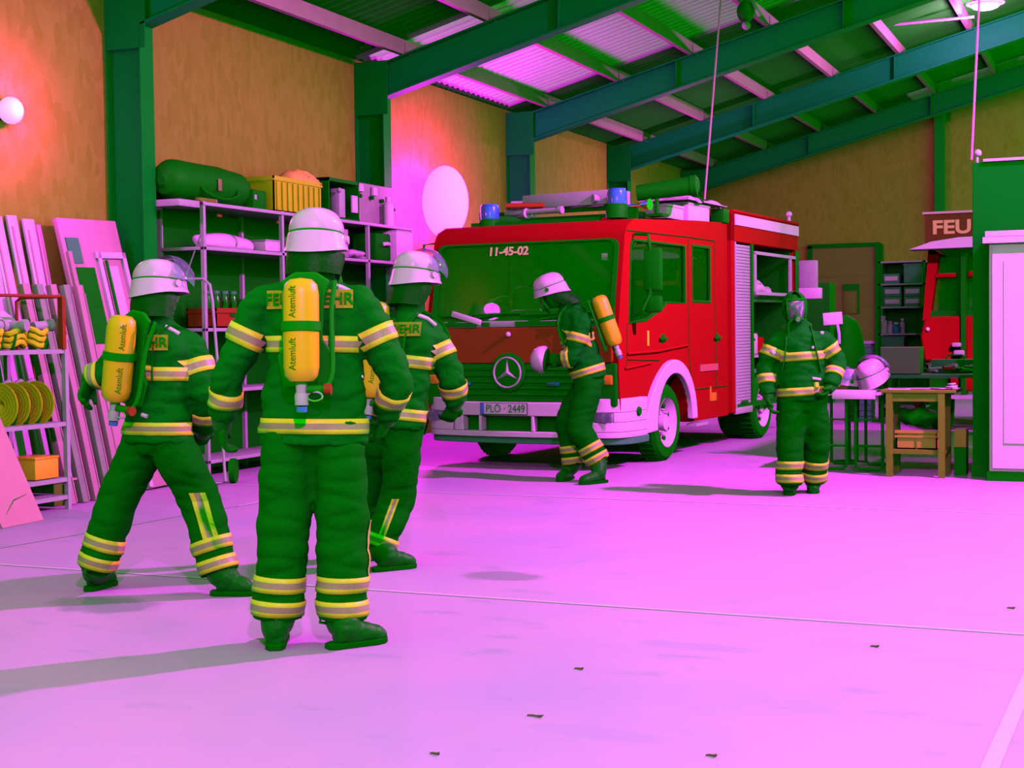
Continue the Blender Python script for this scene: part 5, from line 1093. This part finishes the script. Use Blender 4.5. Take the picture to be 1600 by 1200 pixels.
for k, (xa, ya, xb_, yb_, D, lb) in enumerate(((1128, -20, 1101, 312, 17.2, 'thin pale rope hanging from the roof down to the engine'), (1531, -20, 1518, 250, 15.0, 'thin pale rope hanging from the roof to the green booth'))):
    A = gd(xa, ya, D); B = gd(xb_, yb_, D); A2 = A+(A-B).normalized()*max(0, (roofz(A.x)+.15-A.z)); o = MB(); o.tube([B, B.lerp(A2, .5), A2], .012, n=6); q = o.build('hanging_rope', WOODP); tag(q, lb, 'rope')
# ---------------------------------------------------------------- right side: booth, tables, shelf, second engine
g = thing('green_booth', (-1.43, 14.2, 0), 'tall dark green booth at the right picture edge', 'booth')
part(g, 'booth_walls', DGREEN, lambda b: b.bx(0, 2.6, 0, 2.0, .03, 2.96), bevel=.006); part(g, 'base_plinth', BLACK, lambda b: b.bx(-.01, 2.62, -.03, 2.02, 0, .12)); part(g, 'roof_edge', WHITE, lambda b: b.bx(.10, 2.62, -.03, 2.0, 2.961, 2.985)); part(g, 'finial', WHITE, lambda b: (b.cyl((.04, .04, 2.96), (.04, .04, 3.03), .012), b.sph((.045, .04, 3.05), .035, n=12)))
g = thing('white_wardrobe', (-1.25, 13.86, 0), 'white cupboard with cornice standing in front of the green booth', 'cupboard')
part(g, 'carcass', WHITE, lambda b: b.bx(0, 1.6, 0, .30, .09, 2.2), bevel=.004); part(g, 'cornice', WHITE, lambda b: (b.bx(-.03, 1.63, -.04, .3, 2.24, 2.29), b.bx(-.05, 1.65, -.06, .3, 2.18, 2.235))); part(g, 'plinth', BLACK, lambda b: b.bx(-.02, 1.6, .0, .3, 0, .088))
d_ = empty('door', (0, 0, 0)); d_.parent = g
part(d_, 'door_leaf', WHITE, lambda b: (b.bx(.03, .78, -.018, 0, .12, 2.16), b.bx(.13, .68, -.024, -.018, .35, 2.02))); part(d_, 'knob', CHROME, lambda b: b.sph((.72, -.04, 1.1), .02, n=10))
# trestle table
tx, ty = -2.92, 14.55; t = thing('trestle_table', (tx, ty, 0), 'white topped folding table with black tubular legs right of the walking firefighter', 'table')
part(t, 'table_top', WHITE, lambda b: b.bx(0, .66, -.3, .45, .76, .79), bevel=.006)
for x in (.15, .50):
    l = part(t, 'leg_frame', BLACK, lambda b: (b.tube([(x, -.22, .76), (x, -.22, .02), (x+.0, -.1, .02), (x, .3, .02), (x, .38, .76)] if 0 else [(x-.13, -.2, .76), (x-.13, -.2, .06), (x-.10, -.2, .03), (x+.10, -.2, .03), (x+.13, -.2, .06), (x+.13, -.2, .76)], .016, n=8), b.tube([(x-.13, -.2, .26), (x+.13, -.2, .26)], .013, n=6), b.tube([(x-.13, -.2, .52), (x+.13, -.2, .52)], .01, n=6)))
for x in (.15, .50): part(t, 'leg_frame', BLACK, lambda b: (b.tube([(x-.13, .38, .76), (x-.13, .38, .05), (x-.10, .38, .03), (x+.10, .38, .03), (x+.13, .38, .06), (x+.13, .38, .76)], .016, n=8),))
def lyhelm(c, s, f, up, lb, grp='helmets lying on the trestle table'):
    q = thing('white_helmet', c, lb, 'helmet', grp); helmet(q, Vector((0, 0, .09*s)), f, up, s=s); return q
lyhelm(gy(1364, 600, 14.45)*1.0-Vector((0, 0, .0)), 1.12, (RH*.4+FH*.9).normalized(), (ZU*.8-RH*.35).normalized(), 'larger white helmet lying tilted on the trestle table, nearest the brown table')
lyhelm(gy(1330, 606, 14.5), .85, (-RH).normalized(), ZU, 'smaller white helmet on the trestle table, nearest the walking firefighter')
for q in COL.objects:
    if q.name.startswith('white_helmet'): q.location.z = .80+(.03 if q.name == 'white_helmet' else .0)
t = thing('white_towel', (-2.55, 14.42, .79), 'flat white towel hanging over the front edge of the trestle table', 'towel'); part(t, 'towel_body', WHITE, lambda b: b.box((0, 0, .012), (.42, .3, .022), bev=.01)); part(t, 'towel_edge', WHITE_PLAIN, lambda b: b.box((0, -.175, -.02), (.42, .012, .09), bev=.004))
# brown table
wx, wy = -2.22, 13.98; t = thing('brown_workbench', (wx, wy, 0), 'small brown wooden table covered with papers beside the green booth', 'table')
part(t, 'table_top', WOODO, lambda b: b.bx(-.03, .66, 0, .55, .80, .83), bevel=.005)
for x in (.05, .53):
    for y in (.03, .5): part(t, 'leg', WOODO, lambda b: b.bx(x-.03, x+.03, y-.025, y+.025, 0, .80))
part(t, 'lower_shelf', WOODO, lambda b: b.bx(.02, .56, .03, .5, .22, .26)); part(t, 'apron', WOODO, lambda b: b.bx(.05, .53, .02, .04, .72, .8))
t = thing('wooden_tray_crate', (wx+.29, wy+.25, .262), 'orange wooden slatted crate on the lower shelf of the brown table', 'crate')
part(t, 'crate_box', WOODB, lambda b: crate(b, .38, .3, .16, .012)); part(t, 'top_slat', WOODB, lambda b: b.bx(-.2, .2, -.165, -.15, .15, .18)); part(t, 'mid_slat', WOODO, lambda b: b.bx(-.005, .005, -.16, -.15, 0, .15))
t = thing('orange_crate', (wx+.66, wy+.35, 0), 'orange crate end standing between brown table and green booth', 'crate'); t.location = (wx+.66, wy+.42, .0); part(t, 'crate_box', WOODB, lambda b: b.bx(-.05, .06, -.1, .1, .27, .44)); part(t, 'crate_stand', BLACK, lambda b: b.bx(-.05, .06, -.1, .1, 0, .265))
t = thing('black_sack', (wx+.29, wy+.26, .445), 'black sack lying on the orange crate under the brown table', 'sack'); part(t, 'sack_body', BLACK, lambda b: sack(b, (.2, .15, .1), (0, 0, .11), .04, 8)); part(t, 'tied_neck', DRED, lambda b: b.lathe([(0, .2), (.03, .2), (.06, .27), (0, .27)]))
for k, (x, y, rz, lb) in enumerate(((.12, .18, 10, 'white sheet of paper at the left of the brown table top'), (.33, .25, -20, 'white sheet of paper in the middle of the brown table top'), (.52, .2, 35, 'white sheet of paper at the right of the brown table top'))):
    t = thing('paper_sheet', (wx+x, wy+y, .831+.004*k), lb, 'paper', 'papers on the brown table', R(rz)); part(t, 'paper', WHITE, lambda b: b.box((0, 0, .002), (.2, .28, .003))); part(t, 'printed_lines', GREY, lambda b: b.box((0, .02, .0042), (.14, .16, .0008)))
t = thing('pink_cord_coil', (wx+.62, wy+.1, .831), 'small pale coil of cord at the right corner of the brown table', 'cord'); part(t, 'coil', WHITE, lambda b: b.tube([(.06*math.cos(a)*(1-.02*i), .05*math.sin(a), .012+.002*i) for i, a in enumerate([k*math.pi/6 for k in range(24)])], .009, n=6)); part(t, 'plug', PINKW, lambda b: b.box((.03, -.05, .015), (.05, .03, .025), bev=.005))
# second table behind with tools
bx2, by2 = -2.55, 16.2; t = thing('grey_tool_table', (bx2, by2, 0), 'grey table loaded with tools standing behind the brown table', 'table')
part(t, 'table_top', GREY, lambda b: b.bx(0, 1.05, 0, .6, .86, .9))
for x in (.04, 1.0):
    for y in (.04, .56): part(t, 'leg', BLACK, lambda b: b.bx(x-.02, x+.02, y-.02, y+.02, 0, .86))
t = thing('cardboard_box', (bx2+.05, by2+.2, .9), 'pinkish cardboard box behind the larger helmet', 'box'); part(t, 'box_body', mat('pinkish_card', (.3, .3, .24), .8), lambda b: b.box((.1, 0, .15), (.42, .3, .28))); part(t, 'box_flap', WOODP, lambda b: b.box((.1, 0, .295), (.43, .31, .01)))
rnd = random.Random(3)
for k in range(9):
    x = .42+(k//3)*.2+rnd.random()*.15; y = .12+rnd.random()*.4; lb = 'small %s tool in the heap on the grey table, %s' % (('white', 'silver', 'steel')[k % 3], ('near its left end', 'in its middle', 'near its right end')[k//3])
    t = thing('hand_tool', (bx2+x, by2+y, .902+.025*(k % 3)), lb, 'tool', 'heap of tools on the grey table', rnd.random()*6); part(t, 'tool_shaft', SILVER if k % 3 else WHITE, lambda b: b.cyl((-.1, 0, .03), (.1, 0, .035), .014, n=8)); part(t, 'tool_grip', (BLACK, DRED, WHITE)[k % 3], lambda b: b.tube([(.08, 0, .035), (.2, 0, .04)], .024, n=8))
t = thing('tool_box', (bx2+.68, by2+.42, .9), 'dark green tool box behind the heap of tools on the grey table', 'tool box'); part(t, 'box_body', GREY, lambda b: b.box((0, .1, .08), (.5, .16, .15), bev=.01)); part(t, 'box_handle', BLACK, lambda b: b.tube([(-.1, .1, .15), (-.08, .1, .2), (.08, .1, .2), (.1, .1, .15)], .01))
# rucksack with white flap
p = gd(1318, 590, 15.6); t = thing('hanging_rucksack', (p.x, p.y, .79), 'dark rucksack with white flap hung on a thin stand behind the trestle table', 'rucksack')
t.location = (-2.98, 15.28, -.0)
part(t, 'pack_body', BLACK, lambda b: b.tube([(.2, 0, .86), (.2, 0, .9), (.2, 0, 1.15), (.18, 0, 1.4), (.12, 0, 1.53)], [(.14, .12), (.16, .13), (.17, .14), (.14, .12), (.07, .08)], n=20, nrm=(1, 0, 0), sub=4)); part(t, 'white_flap', WHITE, lambda b: b.box((.06, -.15, 1.52), (.20, .015, .13), rot=Matrix.Rotation(R(-4), 3, 'Y'), bev=.01)); part(t, 'blue_white_strap', mat('pale_blue_strap', (.5, .4, .9), .6), lambda b: b.tube([(.11, -.16, 1.46), (.13, -.175, 1.36), (.13, -.17, 1.26)], .016, n=6)); part(t, 'stand', BLACK, lambda b: (b.cyl((.2, 0, 0.01), (.2, 0, .87), .016), b.tube([(.0, 0, .015), (.2, 0, .03), (.4, 0, .015)], .012), b.tube([(.2, -.2, .015), (.2, 0, .03), (.2, .2, .015)], .012)))
# dark cabinet far behind and grey bins
p = gy(1276, 520, 27); t = thing('dark_locker', (p.x, 27, 0), 'dark locker standing before the olive gate in the back', 'locker'); part(t, 'locker_body', BLACK, lambda b: b.bx(-.32, .25, 0, .5, 0, 2.25), bevel=.01); part(t, 'locker_handle', SILVER, lambda b: b.box((.1, -.02, 1.2), (.02, .02, .12)))
# back shelf with labelled boxes
SY = 22.6; pL = gy(1372, 405, SY); pR = gy(1446, 405, SY); WD = pR.x-pL.x
s2_ = thing('storage_shelf', (pL.x, SY, 0), 'dark metal shelf with labelled boxes standing at the back beside the second engine', 'shelf')
zz = [gy(1400, y, SY).z for y in (408, 443, 479, 521, 568)]
for x in (.02, WD-.02):
    for y in (0, .45): part(s2_, 'post', BLACK, lambda b: b.bx(x-.02, x+.02, y-.02, y+.02, 0, zz[0]))
for z in zz+[.2]: part(s2_, 'shelf_board', SILVER, lambda b: b.bx(0, WD, -.02, .47, z-.025, z))
part(s2_, 'back_panel', BLACK, lambda b: b.bx(0, WD, .47, .48, .1, zz[0]))
def stbox(x0, x1, z, h, lb, lab=True, m=GREY, grp='labelled boxes on the storage shelf'):
    xa, xb2 = gy(x0, 480, SY).x, gy(x1, 480, SY).x; q = thing('storage_bin', ((xa+xb2)/2, SY+.2, z), lb, 'box', grp); w_ = xb2-xa
    part(q, 'bin_body', m, lambda b: b.bx(-w_/2, w_/2, -.18, .2, .0, h), bevel=.008)
    if lab: part(q, 'white_label', WHITE, lambda b: b.bx(-w_*.4, w_*.4, -.19, -.181, h*.3, h*.75))
    else: part(q, 'rim', m, lambda b: b.bx(-w_/2-.01, w_/2+.01, -.19, .21, h-.03, h))
stbox(1380, 1405, zz[1], .15, 'labelled box alone on the top tier of the storage shelf'); stbox(1412, 1439, zz[1], .30, 'tall grey bin without label on the top tier of the storage shelf', lab=False)
for x0, x1, a in ((1380, 1408, 'left'), (1412, 1439, 'right')):
    stbox(x0, x1, zz[2], .15, 'lower labelled box at the %s of the second tier of the storage shelf' % a); stbox(x0, x1, zz[2]+.152, .15, 'upper labelled box at the %s of the second tier of the storage shelf' % a)
stbox(1379, 1412, zz[4], .42, 'large grey ribbed bin on the fourth tier of the storage shelf', lab=False); stbox(1416, 1439, zz[4], .12, 'flat grey bin with pale rim on the fourth tier of the storage shelf', lab=False)
for k, (px, r_, h_, m_, lb) in enumerate(((1377, .06, .24, WHITE, 'white flask at the left of the third tier of the storage shelf'), (1387, .05, .16, WHITE, 'short white jar on the third tier of the storage shelf'), (1397, .06, .14, TEAL, 'blue can on the third tier of the storage shelf'), (1406, .035, .2, SILVER, 'slim silver bottle on the third tier of the storage shelf'))):
    q = thing(('flask', 'jar', 'can', 'bottle')[k], (gy(px+2, 520, SY).x, SY+.1+.05*(k % 2), zz[3]), lb, ('flask', 'jar', 'can', 'bottle')[k]); part(q, 'vessel', m_, lambda b: b.lathe([(0, 0), (r_, 0), (r_, h_*.8), (r_*.5, h_*.9), (r_*.5, h_), (0, h_)])); part(q, 'lid', WHITE, lambda b: b.cyl((0, 0, h_), (0, 0, h_+.03), r_*.6))
for k, (px0, px1, ytop, lb) in enumerate(((1345, 1364, 534, 'grey ribbed bin stacked left of the storage shelf'), (1328, 1342, 540, 'dark bin with white rim left of the ribbed bin'))):
    xa, xb2 = gy(px0, 560, 22).x, gy(px1, 560, 22).x; zt2 = gy(px0, ytop, 22).z; q = thing(('ribbed_bin', 'rimmed_bin')[k], ((xa+xb2)/2, 22, 0), lb, 'bin'); w_ = xb2-xa
    part(q, 'bin_body', GREY if k == 0 else BLACK, lambda b: [b.bx(-w_/2+.004*(i % 2), w_/2-.004*(i % 2), -.15, .2, i*zt2/14, (i+.9)*zt2/14) for i in range(14)]); part(q, 'bin_rim', WHITE if k else SILVER, lambda b: b.bx(-w_/2-.01, w_/2+.01, -.16, .21, zt2-.03, zt2+.01))
# second fire engine, only its front left part is seen beside the booth
EY = 20.0; ex = gy(1447, 400, EY).x; E2 = thing('old_fire_truck', (ex, EY, 0), 'second red fire truck with white visor and lettered roof board beside the green booth', 'fire engine')
W2 = 2.2
def fp(u, v, t): return (u, t, v)
part(E2, 'hood', RED, lambda b: (b.prism([(-.03, .95), (.45, .95), (.45, 1.55), (-.01, 1.55), (-.08, 1.3)], (0, .9), fp), b.prism([(.5, .95), (W2, .95), (W2, 1.55), (.5, 1.55)], (0, .9), fp)), bevel=.03)
part(E2, 'front_apron', RED, lambda b: b.bx(.30, W2, .05, .8, .55, .95, bev=.03))
part(E2, 'centre_bar', BLACK, lambda b: b.bx(.45, .51, -.04, .3, .5, 2.4))
part(E2, 'side_pillar', RED, lambda b: b.prism([(-.06, 1.5), (.03, 1.5), (.16, 2.4), (.02, 2.5)], (.1, .9), fp)); part(E2, 'cab_back', BLACK, lambda b: b.bx(.0, W2, .8, .9, 1.5, 2.6))
part(E2, 'windscreen', WIND, lambda b: b.prism([(.06, 1.62), (W2, 1.62), (W2, 2.35), (.16, 2.35)], (.2, .21), fp)); part(E2, 'windscreen_frame', BLACK, lambda b: (b.prism([(.04, 1.55), (W2, 1.55), (W2, 1.63), (.05, 1.63)], (.1, .22), fp), b.bx(.42, .47, .12, .23, 1.6, 2.4)))
part(E2, 'red_bar', RED, lambda b: (b.bx(.10, .38, .08, .16, 2.07, 2.13, bev=.02), b.bx(.53, .8, .08, .16, 2.07, 2.15, bev=.02)))  # short red bars across the windscreen
part(E2, 'cab_body', RED, lambda b: (b.bx(.02, W2, .9, 3.5, .6, 2.6), b.bx(-.02, .02, .9, 1.6, .6, 2.6)), bevel=.02)
part(E2, 'sun_visor', WHITE, lambda b: b.prism([(-.20, 2.44), (.1, 2.54), (.45, 2.585), (1.2, 2.6), (W2, 2.54), (W2, 2.46)], (-.28, .15), fp), bevel=.01)
rb = part(E2, 'roof_board', mat('roof_board_red', (.16, .05, .005), .5, spec=.2), lambda b: b.bx(-.02, W2, .05, .3, 2.52, 2.92)); part(rb, 'board_edge', mat('pink_edge_strip', (.9, .5, .6), .5), lambda b: b.bx(-.05, W2, .03, .32, 2.925, 2.955))
text('FEUERWEHR', .25, mat('orange_lettering', (1, .6, .25), .5), 'roof_lettering', rb, frame(Vector((.07, .045, 2.735)), (1, 0, 0), (0, -1, 0)), align='LEFT', sx=1.22, bold=.008)
part(E2, 'hood_button', WHITE, lambda b: b.sph((.02, -.01, 1.38), .03, n=10)); part(E2, 'step_plate', SILVER, lambda b: b.bx(.15, 1.0, -.1, .1, .45, .5)); part(E2, 'tow_bracket', SILVER, lambda b: b.bx(.36, .5, -.1, .02, 1.02, 1.1, bev=.02)); part(E2, 'tow_hook', SILVER, lambda b: b.bx(.34, .46, -.12, .02, 1.14, 1.2, bev=.02))
for x in (.15, W2-.15):
    q = empty('wheel', (x, .5, .42)); q.parent = E2; part(q, 'tyre', RUBBER, lambda b: b.lathe([(.2, -.12), (.4, -.12), (.42, -.06), (.42, .06), (.4, .12), (.2, .12)], caps=False, rot=Matrix.Rotation(R(90), 4, 'Y'))); part(q, 'rim', SILVER, lambda b: b.lathe([(0, -.06), (.22, -.1), (.22, .1), (0, .06)], rot=Matrix.Rotation(R(90), 4, 'Y')))
# small litter on the floor
for k, (px, py, s) in enumerate(((837, 1120, .035), (680, 1179, .02), (905, 1046, .022), (1367, 1011, .02), (1580, 951, .02), (1112, 1182, .02))):
    p = gz(px, py); o = MB(); o.tube([(-s, 0, .004), (-s*.4, .006, .002), (s*.3, 0, .003), (s, -.008, .012)], [(.002, .004), (.003, .009), (.003, .009), (.001, .003)], n=8, sub=3); q = o.build('dry_leaf', BROWN); q.location = p
    tag(q, ('curled dry leaf in the bottom middle of the floor', 'tiny dry leaf at the bottom edge of the floor', 'tiny dry leaf on the bright middle of the floor', 'tiny dry leaf below the second floor line on the right', 'tiny dry leaf near the right edge above the floor line', 'tiny dry leaf at the bottom right of the middle')[k], 'leaf')
